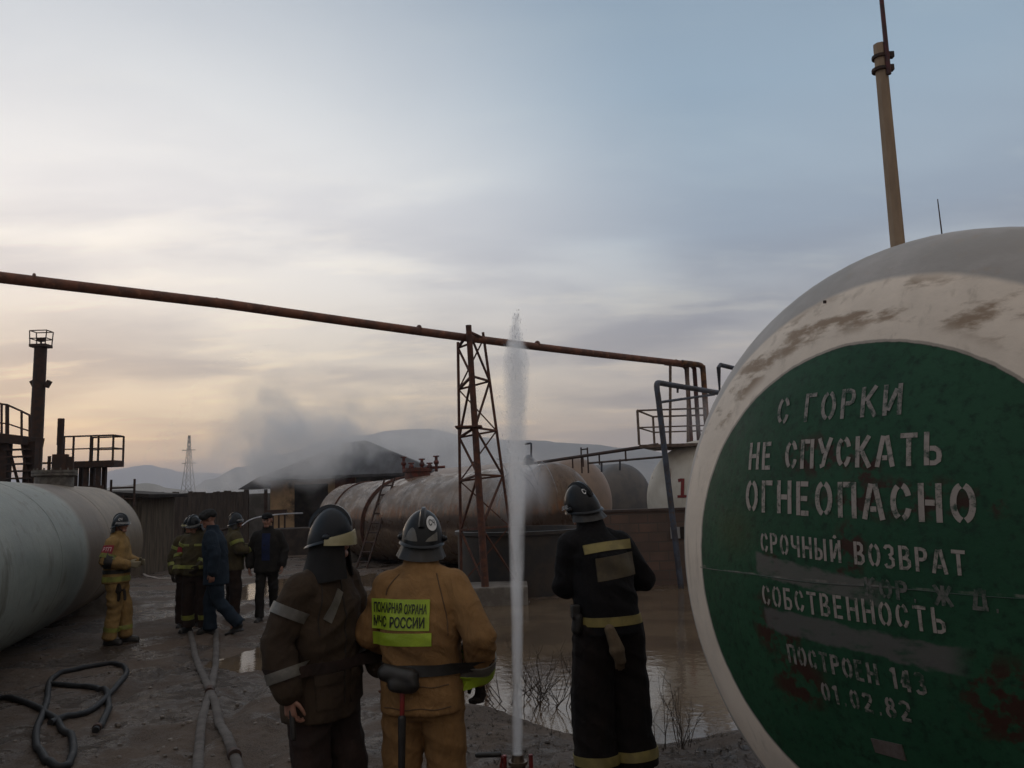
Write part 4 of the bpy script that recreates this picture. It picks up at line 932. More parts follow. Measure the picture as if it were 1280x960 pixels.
yellowd = mat('worn_yellow_tape', (.27, .22, .07), (.20, .16, .055), scale=9, rough=.6)
silver = mat('grey_reflective', (.17, .16, .14), (.10, .095, .085), scale=9, rough=.4)
hblack = mat('black_helmet', (.007, .008, .010), (.011, .012, .014), scale=6, rough=.28, spec=.24)
hgrey = mat('dark_grey_helmet', (.013, .017, .023), (.019, .023, .029), scale=6, rough=.28, spec=.24)
white = mat('white_badge', (.62, .62, .62), rough=.5); ink = mat('black_ink', (.012, .012, .012), rough=.6); redb = mat('crimson_armband', (.30, .018, .035), (.22, .015, .03), scale=15, rough=.7)
fur = mat('black_fur', (.010, .010, .011), (.022, .022, .022), scale=60, rough=1, bump=1, bscale=90)
visor = mat('scratched_visor', (.55, .50, .30), (.42, .38, .22), scale=7, rough=.22, alpha=.62)
visor2 = mat('clear_visor', (.32, .33, .34), rough=.15, alpha=.35)
eyem = mat('eye', (.10, .09, .085), (.02, .015, .012), scale=40, rough=.3)
hairm = mat('dark_hair', (.02, .016, .014), (.03, .024, .02), scale=50, rough=.8, bump=.8, bscale=200)

def hand_shapes(b, w, d, pn, side, curl=.6, r=.0095, sc=1.0):
    "palm and five fingers beyond wrist w along d; pn = palm normal; side = +1 right hand, -1 left"
    d = Vector(d).normalized(); pn = (Vector(pn) - d * Vector(pn).dot(d)).normalized(); x = d.cross(pn).normalized() * side * sc  # towards the thumb
    L = .088 * sc
    for k in (-1, 0, 1): b.cap(w + x * .018 * k * .8, w + d * L + x * .026 * k, .017 * sc, .014 * sc, 10)
    for k, ln in enumerate((.072, .080, .075, .060)):
        q = w + d * L + x * (.031 - .0205 * k); ang = curl * (.75 + .12 * k); l = ln * sc
        d1 = (d * cos(ang * .6) + pn * sin(ang * .6)); d2 = (d * cos(ang * 1.5) + pn * sin(ang * 1.5)); d3 = (d * cos(ang * 2.3) + pn * sin(ang * 2.3))
        a = q + d1 * l * .42; c = a + d2 * l * .34; e = c + d3 * l * .24
        b.cap(q - d * .02, a, r * sc, r * .97 * sc, 8); b.cap(a, c, r * .97 * sc, r * .9 * sc, 8); b.cap(c, e, r * .9 * sc, r * .8 * sc, 8)
    q = w + d * .022 * sc + x * .024; a = q + (d * .62 + x / sc * .62 + pn * .35).normalized() * .042 * sc; c = a + (d * .85 + x / sc * .2 + pn * .45).normalized() * .032 * sc; e = c + (d * .9 + pn * .4).normalized() * .022 * sc
    b.cap(q, a, r * 1.35 * sc, r * 1.15 * sc, 8); b.cap(a, c, r * 1.15 * sc, r * 1.0 * sc, 8); b.cap(c, e, r * sc, r * .85 * sc, 8)

def helmet(root, Hc, M, kind, detail=True):
    "fire helmet about head centre Hc; M turns head axes (x right, y forward, z up)"
    hs = .87
    P = lambda x, y, z: Hc + M @ V(x * hs, y * hs * .88, z * hs - .012)
    shellm = {'black': hblack, 'grey': hgrey}[kind.get('col', 'black')]
    n = 44; R_ = []
    def rim(a): return -.035 - .045 * max(0, -sin(a)) + .028 * max(0, sin(a))      # lower at the nape, higher over the brow
    for k in range(15):
        t = k / 14
        if k < 12:
            e = pi / 2 * (1 - k / 11.0); cr = cos(e) if k else .02; z_ = sin(e)
            R_.append([P(.128 * cr * cos(2 * pi * i / n), -.008 + .152 * cr * sin(2 * pi * i / n), .0 + .155 * z_ + (rim(2 * pi * i / n)) * (1 - z_) ** .8) for i in range(n)])
        else:
            q = (.136, .160, -.006) if k == 12 else ((.141, .168, -.018) if k == 13 else (.118, .142, -.012))
            R_.append([P(q[0] * cos(2 * pi * i / n), -.010 + q[1] * sin(2 * pi * i / n), rim(2 * pi * i / n) + q[2]) for i in range(n)])
    h = MB().rings(R_).build('helmet', shellm, root, smooth=True, world=False)
    rd = []
    for k in range(17):
        a = radians(18 + 150 * k / 16); c = V(0, -.008 + .153 * cos(a), .155 * sin(a)); o = V(0, .153 * cos(a), .155 * sin(a)).normalized(); hh = .014 * sin(pi * k / 16) ** .5 + .001
        rd.append([P(*(c + o * (-.012) + V(-.021, 0, 0))), P(*(c + o * hh + V(-.011, 0, 0))), P(*(c + o * hh + V(.011, 0, 0))), P(*(c + o * (-.012) + V(.021, 0, 0)))])
    MB().rings(rd).build('crest', shellm, h, smooth=True, world=False)
    def on(az, el, e=.003):       # point on the shell: azimuth from forward (towards +x), elevation
        a = radians(90 - az); z_ = sin(radians(el)); cr = cos(radians(el)); r = rim(a) * (1 - z_) ** .8
        return P((.128 + e) * cr * cos(a), -.008 + (.152 + e) * cr * sin(a), (.155 + e) * z_ + r)
    for (az0, az1, e0, e1) in kind.get('flash', []):
        b = MB(); N = 8
        for j in range(4):
            pass
        vs = [on(az0 + (az1 - az0) * i / N, e0 + (e1(i / N) - e0) * j / 3, .004) for j in range(4) for i in range(N + 1)]
        b.add(vs, [[j * (N + 1) + i, j * (N + 1) + i + 1, (j + 1) * (N + 1) + i + 1, (j + 1) * (N + 1) + i] for j in range(3) for i in range(N)]); b.build('reflective_flash', silver, h, world=False)
    if 'badge' in kind:
        az, el, disc = kind['badge']; r = 15 if disc else 14
        if disc:
            vs = [on(az, el, .006)] + [on(az + 1.15 * r * cos(2 * pi * i / 28) * 1.1, el + r * sin(2 * pi * i / 28), .006) for i in range(28)]
            MB().add(vs, [[0, i + 1, (i + 1) % 28 + 1] for i in range(28)]).build('badge', white, h, world=False)
        sgn = -1
        text_on(lambda u, v: on(az - (u - .5) * r * (1.55 if disc else 1.9), el + (v - .5) * r * (.85 if disc else 1.0), .0085), 'СЧ', 0, 1, 0, 1).build('badge_lettering', ink if disc else white, h, world=False)
    if kind.get('visor'):
        b = MB(); N = 20; low = kind.get('visor_low', -.075); T = []
        for r_, z0 in ((.160, .03), (.172, low * .35), (.176, low)):
            T.append([P(.905 * r_ * sin(radians(-88 + 176 * i / N)), -.006 + r_ * 1.04 * cos(radians(-88 + 176 * i / N)), z0 - (.012 + (.10 * max(0, z0 + .03) / .06 if kind.get('taper') else 0)) * abs(i / N - .5)) for i in range(N + 1)])
        I = [[q + (q - Hc).normalized() * -.004 for q in r] for r in T]; vs = [q for r in T for q in r] + [q for r in I for q in r]; K = N + 1; W_ = 3 * K
        fs = [[j * K + i, j * K + i + 1, (j + 1) * K + i + 1, (j + 1) * K + i] for j in range(2) for i in range(N)]; fs += [[W_ + q for q in f[::-1]] for f in fs]
        fs += [[i, W_ + i, W_ + i + 1, i + 1] for i in range(N)] + [[2 * K + i + 1, W_ + 2 * K + i + 1, W_ + 2 * K + i, 2 * K + i] for i in range(N)]
        b.add(vs, fs).build('visor', kind['visor'], h, smooth=True, world=False)
        for s_ in (-1, 1): MB().cap(P(s_ * .130, -.0, -.02), P(s_ * .138, .01, -.02), .018, .016).build('visor_hinge', shellm, h, smooth=True, world=False)
    # neck cape
    f = kind.get('cape')
    if f:
        a0, a1, drop, out, cm_ = f; N = 30; rows = []
        for t_ in (0, .25, .5, .75, 1):
            rw = []
            for i in range(N + 1):
                a = radians(-90 + a0 + (a1 - a0) * i / N); w = 1 + .035 * sin(i * 1.3) * t_; rx = (.115 + out * t_ ** 1.3) * w; ry = (.132 + out * .8 * t_ ** 1.3) * w
                rw.append(P(rx * cos(a), -.01 + ry * sin(a), rim(a) + .008 - drop * t_))
            rows.append(rw)
        I = [[q + (Hc + M @ V(0, 0, (M.inverted() @ (q - Hc)).z) - q).normalized() * .009 for q in r] for r in rows]; K = N + 1; W_ = 5 * K; vs = [q for r in rows for q in r] + [q for r in I for q in r]
        fs = [[j * K + i, j * K + i + 1, (j + 1) * K + i + 1, (j + 1) * K + i] for j in range(4) for i in range(N)]; fs += [[W_ + q for q in f_[::-1]] for f_ in fs]
        fs += [[4 * K + i, 4 * K + i + 1, W_ + 4 * K + i + 1, W_ + 4 * K + i] for i in range(N)] + [[j * K + e_, (j + 1) * K + e_, W_ + (j + 1) * K + e_, W_ + j * K + e_] for j in range(4) for e_ in (0, N)]
        MB().add(vs, fs).build('neck_cape', cm_, h, smooth=True, world=False)
    b = MB()
    for s_ in (-1, 1): b.path([P(s_ * .115, .02, -.03), P(s_ * .09, .045, -.09), P(s_ * .03, .075, -.128), P(0, .08, -.132)], .007, 6)
    b.build('chin_strap', leather, h, world=False)
    return h

def person(label, x, y, face, pose, suit, hat, vox=.011, z=None, scale=1.0, group='firefighters and officers on the yard'):
    """face = compass angle (degrees from +X, counter-clockwise) the person faces; local +Y forward, +X his right"""
    z = zt(x, y) if z is None else z
    root = thing('person', label, 'person', (x, y, z), radians(face - 90), group); root.scale = (scale,) * 3
    lean = Vector(pose.get('lean', (0, 0))); tw_ = radians(pose.get('twist', 0))
    def up(zz, px=0, py=0):       # a point of the upper body, leaned and twisted about the hips
        t_ = (zz - .95) / .55; c, s_ = cos(tw_ * max(0, t_)), sin(tw_ * max(0, t_)); t2 = max(0, t_) ** 1.3 if t_ > 0 else 0
        return V(px * c - py * s_ + lean.x * t2, px * s_ + py * c + lean.y * t2, zz)
    def ell_ring(zz, rx, ry, oy=0, n=28, p=2.4):
        R_ = []
        for i in range(n):
            a = 2 * pi * i / n; ca, sa = cos(a), sin(a); R_.append(up(zz, rx * abs(ca) ** (2 / p) * (1 if ca > 0 else -1), oy + ry * abs(sa) ** (2 / p) * (1 if sa > 0 else -1)))
        return R_
    A = pose['arms']; Lg = pose['legs']; bulk = suit.get('bulk', 1.0)
    SH = {1: up(1.412, .180), -1: up(1.412, -.180)}
    hd = pose.get('head', (0, 0, 0)); HM = Matrix.Rotation(radians(hd[0]), 3, 'Z') @ Matrix.Rotation(radians(hd[1]), 3, 'X') @ Matrix.Rotation(radians(hd[2]), 3, 'Y')
    nk = up(1.50, 0, .0); Hc = up(1.56, 0, .01) + HM @ V(0, .02, .10)
    gl = suit.get('gloves'); hf = vox * .62
    # ---- body: one continuous figure
    b = MB()
    Q = lambda x_, y_, z_: Hc + HM @ V(x_, y_, z_)
    b.ell(Q(0, -.012, .025), (.074, .094, .092), HM, 18, 10); b.ell(Q(0, .026, -.045), (.055, .062, .072), HM, 16, 8); b.cap(Q(-.02, .07, -.095), Q(.02, .07, -.095), .022)
    b.cap(Q(0, .088, .012), Q(0, .108, -.026), .010, .015); b.cap(Q(-.035, .074, .026), Q(.035, .074, .026), .014); b.cap(Q(-.018, .084, -.058), Q(.018, .084, -.058), .011); b.cap(Q(-.045, .058, -.02), Q(-.03, .07, -.035), .02); b.cap(Q(.045, .058, -.02), Q(.03, .07, -.035), .02)
    for s_ in (-1, 1): b.ell(Q(s_ * .076, -.01, -.01), (.012, .022, .033), HM)
    b.cap(nk - V(0, 0, .05), Q(0, -.01, -.03), .058, .055)
    b.rings([ell_ring(.90, .13, .09), ell_ring(1.08, .125, .085), ell_ring(1.3, .15, .10), ell_ring(1.42, .14, .08), ell_ring(1.5, .06, .055)])
    gb = {}
    for s_ in (1, -1):
        el, wr, hdn = A[s_][:3]; el, wr = Vector(el), Vector(wr)
        b.cap(SH[s_] * 1.0, el, .05, .04); b.cap(el, wr, .038, .027)
        tgt = b if not gl else MB()
        cu = A[s_][3] if len(A[s_]) > 3 else .6; pn = A[s_][4] if len(A[s_]) > 4 else V(-s_, .2, 0)
        if gl: tgt.cap(wr - Vector(hdn).normalized() * .05, wr, .040, .032); hand_shapes(tgt, wr, hdn, pn, s_, cu, .013, 1.10); gb[s_] = tgt
        else: hand_shapes(tgt, wr, hdn, pn, s_, cu, .0095 if vox < .012 else .011)
        kn, an = [Vector(q) for q in Lg[s_][:2]]; hip = V(.095 * s_, 0, .90)
        b.cap(hip, kn, .075, .05); b.cap(kn, an, .05, .035); b.cap(an, an + V(0, .08, -.05), .035, .03)
    body = put('body', remesh(b, hf if not gl else hf * 1.2, 2), skin, root)
    for s_ in (-1, 1): MB().ell(Q(s_ * .032, .079, .004), (.011, .010, .008), HM).build('eye', eyem, root, smooth=True, world=False)
    for s_, g_ in gb.items(): put('glove', remesh(g_, hf, 2), suit['glove_mat'], root)
    # ---- boots
    for s_ in (1, -1):
        kn, an = [Vector(q) for q in Lg[s_][:2]]; td = Vector(Lg[s_][2] if len(Lg[s_]) > 2 else (s_ * .12, 1, 0)).normalized(); sh = (kn - an).normalized(); b = MB()
        b.cap(an + sh * .2, an, .062, .052); h0 = an - td * .035 + V(0, 0, -.045); b.cap(h0, an + td * .03 + V(0, 0, -.035), .045, .05); b.cap(an + td * .02 + V(0, 0, -.045), an + td * .155 + V(0, 0, -.062 + td.z * .05), .046, .038)
        b.box(an + td * .055 + V(0, 0, -.088), (.085, .27, .025), Vector((td.x, td.y, td.z * .3)).to_track_quat('Y', 'Z').to_matrix())
        put('boot', remesh(b, vox, 2), suit.get('boot_mat', leather), root)
    # ---- trousers
    b = MB(); tr = suit.get('leg_r', (.112, .090, .086))
    b.rings([ell_ring(.76, .155, .115), ell_ring(.86, .175, .13), ell_ring(.96, .17, .125), ell_ring(1.04, .16, .115)])
    for s_ in (1, -1):
        kn, an = [Vector(q) for q in Lg[s_][:2]]; b.cap(V(.092 * s_, 0, .88), kn, tr[0], tr[1]); b.cap(kn, kn.lerp(an, suit.get('leg_len', .92)), tr[1], tr[2]); e_ = kn.lerp(an, suit.get('leg_len', .92)); b.tube(kn.lerp(an, .6), e_ + (an - kn).normalized() * .05, tr[2] * .95, tr[2] * 1.06, 18)
    tr_o = put('trousers', remesh(b, vox, 3, .014 * bulk, len(label) * 7 % 97, 1.0), suit['trousers'], root)
    # ---- jacket
    b = MB(); hem = suit.get('hem', .80); k_ = bulk
    b.rings([ell_ring(hem, .205 * k_, .158 * k_), ell_ring(.93, .198 * k_, .150 * k_), ell_ring(1.06, .188 * k_, .142 * k_), ell_ring(1.20, .20 * k_, .150 * k_), ell_ring(1.33, .200 * k_, .146 * k_), ell_ring(1.42, .155 * k_, .120), ell_ring(1.475, .105, .096), ell_ring(1.52, .088, .085), ell_ring(1.56, .082, .082)])
    ar = suit.get('arm_r', (.088, .072, .066))
    for s_ in (1, -1):
        el, wr = [Vector(q) for q in A[s_][:2]]; e2 = el.lerp(wr, .90)
        b.cap(up(1.395, s_ * .165), el, ar[0] * k_, ar[1] * k_); b.cap(el, e2, ar[1] * k_, ar[2] * k_); b.cap(up(1.468, s_ * .05), SH[s_] + V(0, 0, -.02), .058, .072 * k_)
    ja = put('jacket', remesh(b, vox, 3, suit.get('fold', .013) * bulk, len(label) * 5 % 89 + 11, suit.get('foldf', 1.0), lambda p: .75 + 1.0 * math.exp(-((p.z - 1.13) / .13) ** 2)), suit['jacket'], root)
    T = bvh(ja); TT = bvh(tr_o)
    # ---- straps, stripes
    if 'belt' in suit:
        mz, mt_ = suit['belt']; band(T, up(mz), V(0, 0, 1), .027, .006, .45).build('belt', mt_, root, smooth=True, world=False)
    for nm, zz, hw, m_ in suit.get('rings', []): band(T, up(zz), V(0, 0, 1), hw, .004, .26, a0=0, a1=360).build(nm, m_, root, smooth=True, world=False)
    for s_, t_, hw, m_ in suit.get('arm_rings', []):
        el, wr = [Vector(q) for q in A[s_][:2]]
        p = SH[s_].lerp(el, t_) if t_ < 1 else el.lerp(wr, t_ - 1); ax = (el - SH[s_]) if t_ < 1 else (wr - el)
        band(T, p, ax, hw, .009, .14 * bulk, 30, sm_=4).build('arm_band', m_, root, smooth=True, world=False)
    for s_, t_, hw, m_ in suit.get('leg_rings', []):
        kn, an = [Vector(q) for q in Lg[s_][:2]]; band(TT, kn.lerp(an, t_), an - kn, hw, .005, .15, 30).build('leg_band', m_, root, smooth=True, world=False)
    for nm, c, rt, u_, w, h_, m_ in suit.get('patches', []): Patch(T, up(c[2], c[0], c[1]), rt, u_, w, h_).mb().build(nm, m_, root, smooth=True, world=False)
    # ---- head gear
    if hat['type'] == 'helmet': helmet(root, Hc + HM @ V(0, 0, .022), HM, hat)
    elif hat['type'] == 'fur':
        b = MB(); b.ell(Q(0, -.01, .075), (.098, .115, .06), HM, 18, 8); b.cap(Q(-.06, .07, .055), Q(.06, .07, .055), .042); 
        for s_ in (-1, 1): b.cap(Q(s_ * .09, -.03, .06), Q(s_ * .09, .03, .04), .04); 
        b.cap(Q(-.05, -.09, .04), Q(.05, -.09, .04), .042); put('fur_hat', remesh(b, .009, 1, .006, 3, 4), fur, root)
    elif hat['type'] == 'cap':
        b = MB(); b.ell(Q(0, -.005, .065), (.090, .108, .058), HM, 18, 8); b.cap(Q(-.045, .115, .045), Q(.045, .115, .045), .014); b.cap(Q(0, .08, .05), Q(0, .12, .045), .04, .012); put('cap', remesh(b, .008, 2), black, root)
        b = MB()
        for s_ in (-1, 1): b.cap(Q(s_ * .075, -.05, .0), Q(s_ * .06, -.08, -.04), .02)
        put('hair', remesh(b, .008, 1), hairm, root)
    return dict(root=root, T=T, TT=TT, jacket=ja, up=up, Hc=Hc, HM=HM, A=A, SH=SH)

def stand(kx=.11, lean_=0): return {1: (V(kx, .02, .50), V(kx + .01, -.02, .10)), -1: (V(-kx, .01, .50), V(-kx - .01, -.02, .10))}
DN = V(0, .12, -1)
# -- firefighter in tan, seen from behind
H = person('firefighter in a tan suit with a yellow lettered back patch, seen from behind', at(528, 850, 4.3).x, 4.3, 84,
    dict(lean=(-.01, .05), arms={1: (V(.315, -.07, 1.155), V(.275, .10, .925), V(.10, .35, -.9), 1.0, V(-.7, -.5, 0)), -1: (V(-.29, .06, 1.16), V(-.20, .28, 1.02), V(.3, 1, -.1))}, legs=stand(.115), head=(9, -8, 4)),
    dict(jacket=tan, trousers=tan, gloves=1, glove_mat=gloveb, hem=.79, bulk=1.03, fold=.015, leg_r=(.118, .098, .096),
         arm_rings=[(1, 1.60, .030, silver), (1, 1.80, .034, lime), (-1, 1.7, .03, lime)], belt=(1.005, leather)),
    dict(type='helmet', col='black', badge=(146, 38, True), visor=visor2, visor_low=-.02, cape=(-95, 95, .105, .034, leather), flash=[(188, 232, 6, lambda t: 6 + 22 * sin(pi * min(1, t * 1.1)) ** .7), (130, 166, 6, lambda t: 7 + 14 * (1 - t) ** .7)]), vox=.0095)
r_ = H['root']; bk = Patch(H['T'], H['up'](1.270, -.085, 0), V(1, 0, 0), V(0, .05, 1), .325, .150, shear=-.006); bp = bk.mb().build('back_patch', lime, r_, smooth=True, world=False)
text_on(lambda u, v: bk.at(u, v, .004), 'ПОЖАРНАЯ', .04, .56, .55, .90).build('patch_lettering', ink, bp, world=False)
text_on(lambda u, v: bk.at(u, v, .004), 'ОХРАНА', .60, .96, .53, .86, .1).build('patch_lettering', ink, bp, world=False)
text_on(lambda u, v: bk.at(u, v, .004), 'МЧС', .03, .29, .09, .45).build('patch_lettering', ink, bp, world=False)
text_on(lambda u, v: bk.at(u, v, .004), 'РОССИИ', .36, .93, .08, .44).build('patch_lettering', ink, bp, world=False)
Patch(H['T'], H['up'](1.150, -.08, 0), V(1, 0, 0), V(0, .05, 1), .335, .062).mb().build('reflective_strip', lime, r_, smooth=True, world=False)
b = MB(); c = V(-.07, -.185, .985); b.cap(c + V(-.075, .01, .02), c + V(.05, -.005, -.005), .042, .046); b.cap(c + V(-.02, -.015, -.03), c + V(.06, -.015, -.035), .04); put('belt_pouch', remesh(b, .009, 2, .004, 4, 2), leather, r_)
b = MB(); b.cap(c + V(.015, -.02, -.06), c + V(.012, -.02, -.19), .013, .012); o = b.build('axe_haft', mat('red_haft', (.22, .02, .018), (.15, .02, .018), scale=20, rough=.5), r_, smooth=True, world=False)
b = MB(); b.cap(c + V(.012, -.022, -.19), c + V(.004, -.018, -.50), .020, .016); b.build('holster', leather, r_, smooth=True, world=False)
def seam(P, pts, m_, r=.0035):
    "a stitched seam lying on the jacket: (x, z) points seen square on from behind or in front"
    T = P['T']; out = []
    for x_, z_, s_ in pts:
        o = P['up'](z_, x_, s_ * .45); hit = T.ray_cast(o, V(0, -s_, 0), .6)
        if hit[0] is not None: out.append(hit[0] + V(0, s_ * .001, 0))
    if len(out) > 2: MB().path(spline(out, 4), r, 6).build('seam', m_, P['root'], smooth=True, world=False)
tseam = mat('tan_seam', (.10, .058, .028)); oseam = mat('brown_seam', (.02, .014, .010))
seam(H, [(.10 + .065 * sin(k / 11 * 1.5), 1.47 - .30 * k / 11, -1) for k in range(12)], tseam)
seam(H, [(-.10 - .065 * sin(k / 11 * 1.5), 1.47 - .10 * k / 11, -1) for k in range(12)], tseam)
seam(H, [(-.16 + .32 * k / 14, .93 + .004 * sin(k), -1) for k in range(15)], tseam, .003)
seam(H, [(-.17 + .34 * k / 14, .825 + .004 * sin(k), -1) for k in range(15)], tseam, .003)
# -- firefighter in brown, turned towards him
G = person('firefighter in a dark brown suit with a raised yellowish visor, turned in profile', at(402, 850, 4.35).x, 4.35, -28,
    dict(lean=(0, .02), arms={1: (V(.275, -.05, 1.16), V(.265, .03, .915), V(-.02, .10, -1), .9), -1: (V(-.27, .05, 1.15), V(-.25, .20, .95), V(.1, .4, -.9), .8)},
         legs={1: (V(.10, .03, .50), V(.09, -.10, .11)), -1: (V(-.11, .09, .50), V(-.11, .10, .10))}, head=(26, -4, 0)),
    dict(jacket=olive, trousers=maroon, hem=.76, bulk=1.03, fold=.014, leg_r=(.112, .088, .085), arm_rings=[(1, .46, .026, silver), (1, 1.62, .026, silver), (-1, 1.5, .026, silver)], belt=(1.02, maroon)),
    dict(type='helmet', col='grey', visor=visor, visor_low=-.06, taper=1, cape=(-150, 150, .25, .065, mat('black_hood_cloth', (.009, .009, .010), (.014, .013, .013), scale=5, rough=.95))), vox=.0095, scale=1.02)
r_ = G['root']
Patch(G['T'], G['up'](1.31, .07, .10), V(-1, .15, -.7), V(-.7, 0, 1), .045, .17, nu=5, nv=10).mb().build('chest_stripe', silver, r_, smooth=True, world=False)
seam(G, [(.012, 1.45 - .62 * k / 16, 1) for k in range(17)], oseam, .005)
seam(G, [(.115 + .05 * sin(k / 9 * 1.5), 1.46 - .28 * k / 9, 1) for k in range(10)], oseam)
for x_ in (.105, -.105):
    pk = Patch(G['T'], G['up'](.90, x_, .1), V(-1, 0, 0), V(0, 0, 1), .135, .15, off=.009).mb().build('pocket', olive, r_, smooth=True, world=False)
    Patch(G['T'], G['up'](.965, x_, .1), V(-1, 0, 0), V(0, 0, 1), .145, .05, off=.016).mb().build('pocket_flap', olive, pk, smooth=True, world=False)
b = MB(); w = Vector(G['A'][1][1]) + V(-.0, .02, -.09); b.cap(w + V(0, 0, .02), w + V(.01, .02, -.10), .015, .013); b.build('held_radio', leather, r_, smooth=True, world=False)
# -- firefighter in black, seen from behind
I = person('firefighter in a black suit with a dull yellow shoulder panel, seen from behind', at(765, 880, 5.2).x, 5.2, 108,
    dict(lean=(-.055, .07), arms={1: (V(.29, .07, 1.16), V(.15, .30, 1.12), V(-.5, .8, .1)), -1: (V(-.235, .10, 1.16), V(-.12, .31, 1.13), V(.5, .8, .1))}, legs=stand(.12), head=(24, -14, -10)),
    dict(jacket=black, trousers=blackred, gloves=1, glove_mat=glovet, hem=.86, bulk=1.03, fold=.013, leg_r=(.134, .130, .130), leg_len=.97, boot_mat=leather, belt=(.945, yellowd), leg_rings=[(1, .93, .028, yellowd), (-1, .93, .028, yellowd)]),
    dict(type='helmet', col='black', badge=(196, 42, False), visor=visor2, visor_low=-.0, cape=(-95, 95, .085, .035, leather)), vox=.0095)
r_ = I['root']; Patch(I['T'], I['up'](1.365, .035, 0), V(1, .0, 0), V(0, .25, 1), .335, .060, shear=.03).mb().build('yellow_panel', yellowd, r_, smooth=True, world=False)
Patch(I['T'], I['up'](1.262, .055, 0), V(1, 0, 0), V(0, .05, 1), .28, .140, shear=.03).mb().build('tan_panel', mat('tan_panel', (.085, .065, .035), (.06, .046, .028), scale=14, rough=.7), r_, smooth=True, world=False)
b = MB(); w = V(-.055, -.205, .86); b.cap(w + V(-.025, .01, .05), w + V(.012, -.01, -.07), .032, .045); b.cap(w + V(.0, -.01, -.07), w + V(.03, -.01, -.13), .042, .034); hand_shapes(b, w + V(.01, -.01, -.06), V(.15, 0, -1), V(0, 1, 0), 1, .2, .011, .8); put('hanging_gloves', remesh(b, .006, 2), glovet, r_)
b = MB(); w = V(-.225, -.05, .97); b.cap(w, w + V(-.01, 0, -.07), .035); b.box(w + V(-.015, 0, .04), (.05, .05, .08)); put('belt_lamp', remesh(b, .008, 1), leather, r_)
# -- the man with the armband by the left tank
sideA = {1: (V(.245, -.05, 1.15), V(.15, .215, 1.09), V(-.45, .9, -.05), .5), -1: (V(-.245, .02, 1.15), V(-.09, .27, 1.10), V(.5, .85, .05), .5)}
A_ = person('firefighter in a sandy suit with a red armband beside the pale tank', -5.87, 11.94, 2, dict(arms=sideA, legs={1: (V(.09, .03, .50), V(.10, -.03, .10)), -1: (V(-.11, .08, .50), V(-.11, .10, .10))}, head=(-8, -4, 0)),
    dict(jacket=tan2, trousers=tan2, gloves=1, glove_mat=gloveg, hem=.84, bulk=1.04, arm_rings=[(1, .72, .03, limed), (1, 1.02, .085, leather)], rings=[('reflective_strip', .90, .035, limed)], leg_rings=[(1, .72, .028, limed), (-1, .72, .028, limed)], belt=(1.0, leather)),
    dict(type='helmet', col='grey', badge=(62, 30, False), visor=visor2, visor_low=-.005, cape=(-90, 90, .11, .02, leather)), vox=.013, scale=1.03)
r_ = A_['root']; sh, el = A_['SH'][1], Vector(A_['A'][1][0]); c = sh.lerp(el, .38)
pa_ = Patch(A_['T'], c + V(.05, 0, 0), V(0, 1, 0), (sh - el), .145, .12, nu=8, nv=6); pb_ = pa_.mb().build('armband', redb, r_, smooth=True, world=False)
text_on(lambda u, v: pa_.at(u, v, .004), 'РТП', .12, .88, .28, .76).build('armband_lettering', mat('pink_lettering', (.62, .42, .45), rough=.6), pb_, world=False)
b = MB(); w = V(.15, .10, .74); b.cap(w + V(0, 0, .07), w, .03, .045); hand_shapes(b, w, V(0, .1, -1), V(0, -1, 0), 1, .15, .012, .9); hand_shapes(b, w + V(-.01, .07, .01), V(0, .2, -1), V(0, -1, 0), 1, .15, .012, .9); put('hanging_gloves', remesh(b, .009, 2), gloveb, r_)
# -- the group in the middle
armsd = {1: (V(.27, -.01, 1.15), V(.255, .09, .90), V(-.02, .15, -1), .7), -1: (V(-.27, -.01, 1.15), V(-.255, .09, .90), V(.02, .15, -1), .7)}
B = person('firefighter in a khaki suit with yellow chest stripes, head bowed, facing the camera', -5.02, 12.75, 262, dict(arms={1: (V(.275, .0, 1.15), V(.25, .12, .91), V(-.05, .2, -1), .7), -1: (V(-.27, .02, 1.15), V(-.16, .2, 1.0), V(.3, .6, -.5), .6)}, legs=stand(.13), head=(-10, -24, 0)),
    dict(jacket=khaki, trousers=maroon, gloves=1, glove_mat=gloveb, hem=.86, bulk=1.08, arm_rings=[(1, .30, .025, limed), (1, 1.0, .025, limed), (1, 1.75, .028, limed), (-1, .3, .025, limed), (-1, 1.7, .025, limed)], belt=(1.0, limed), leg_rings=[(1, .68, .035, limed), (-1, .68, .035, limed)],
         patches=[('chest_stripe', (.115, .1, 1.33), (-1, 0, 0), (0, 0, 1), .14, .035, limed), ('chest_stripe', (-.115, .1, 1.33), (-1, 0, 0), (0, 0, 1), .14, .035, limed)]),
    dict(type='helmet', col='grey', visor=visor2, visor_low=0.0, cape=(-95, 95, .11, .02, leather)), vox=.013)
e_, s0 = Vector(B['A'][1][0]), B['SH'][1]; Patch(B['T'], s0.lerp(e_, .6) + V(.0, .05, 0), V(-1, .3, 0), V(0, 0, 1), .085, .09, nu=6, nv=6).mb().build('armband', redb, B['root'], smooth=True, world=False)
person('firefighter with a visored helmet half hidden behind the khaki suited one', -5.42, 13.5, 285, dict(arms=armsd, legs=stand(.12), head=(-20, -10, 0)),
    dict(jacket=khaki, trousers=maroon, gloves=1, glove_mat=gloveb, hem=.86, bulk=1.05, arm_rings=[(1, .45, .025, limed), (1, 1.5, .03, limed)]), dict(type='helmet', col='black', visor=visor, visor_low=.0, cape=(-95, 95, .12, .02, leather)), vox=.014, scale=1.0)
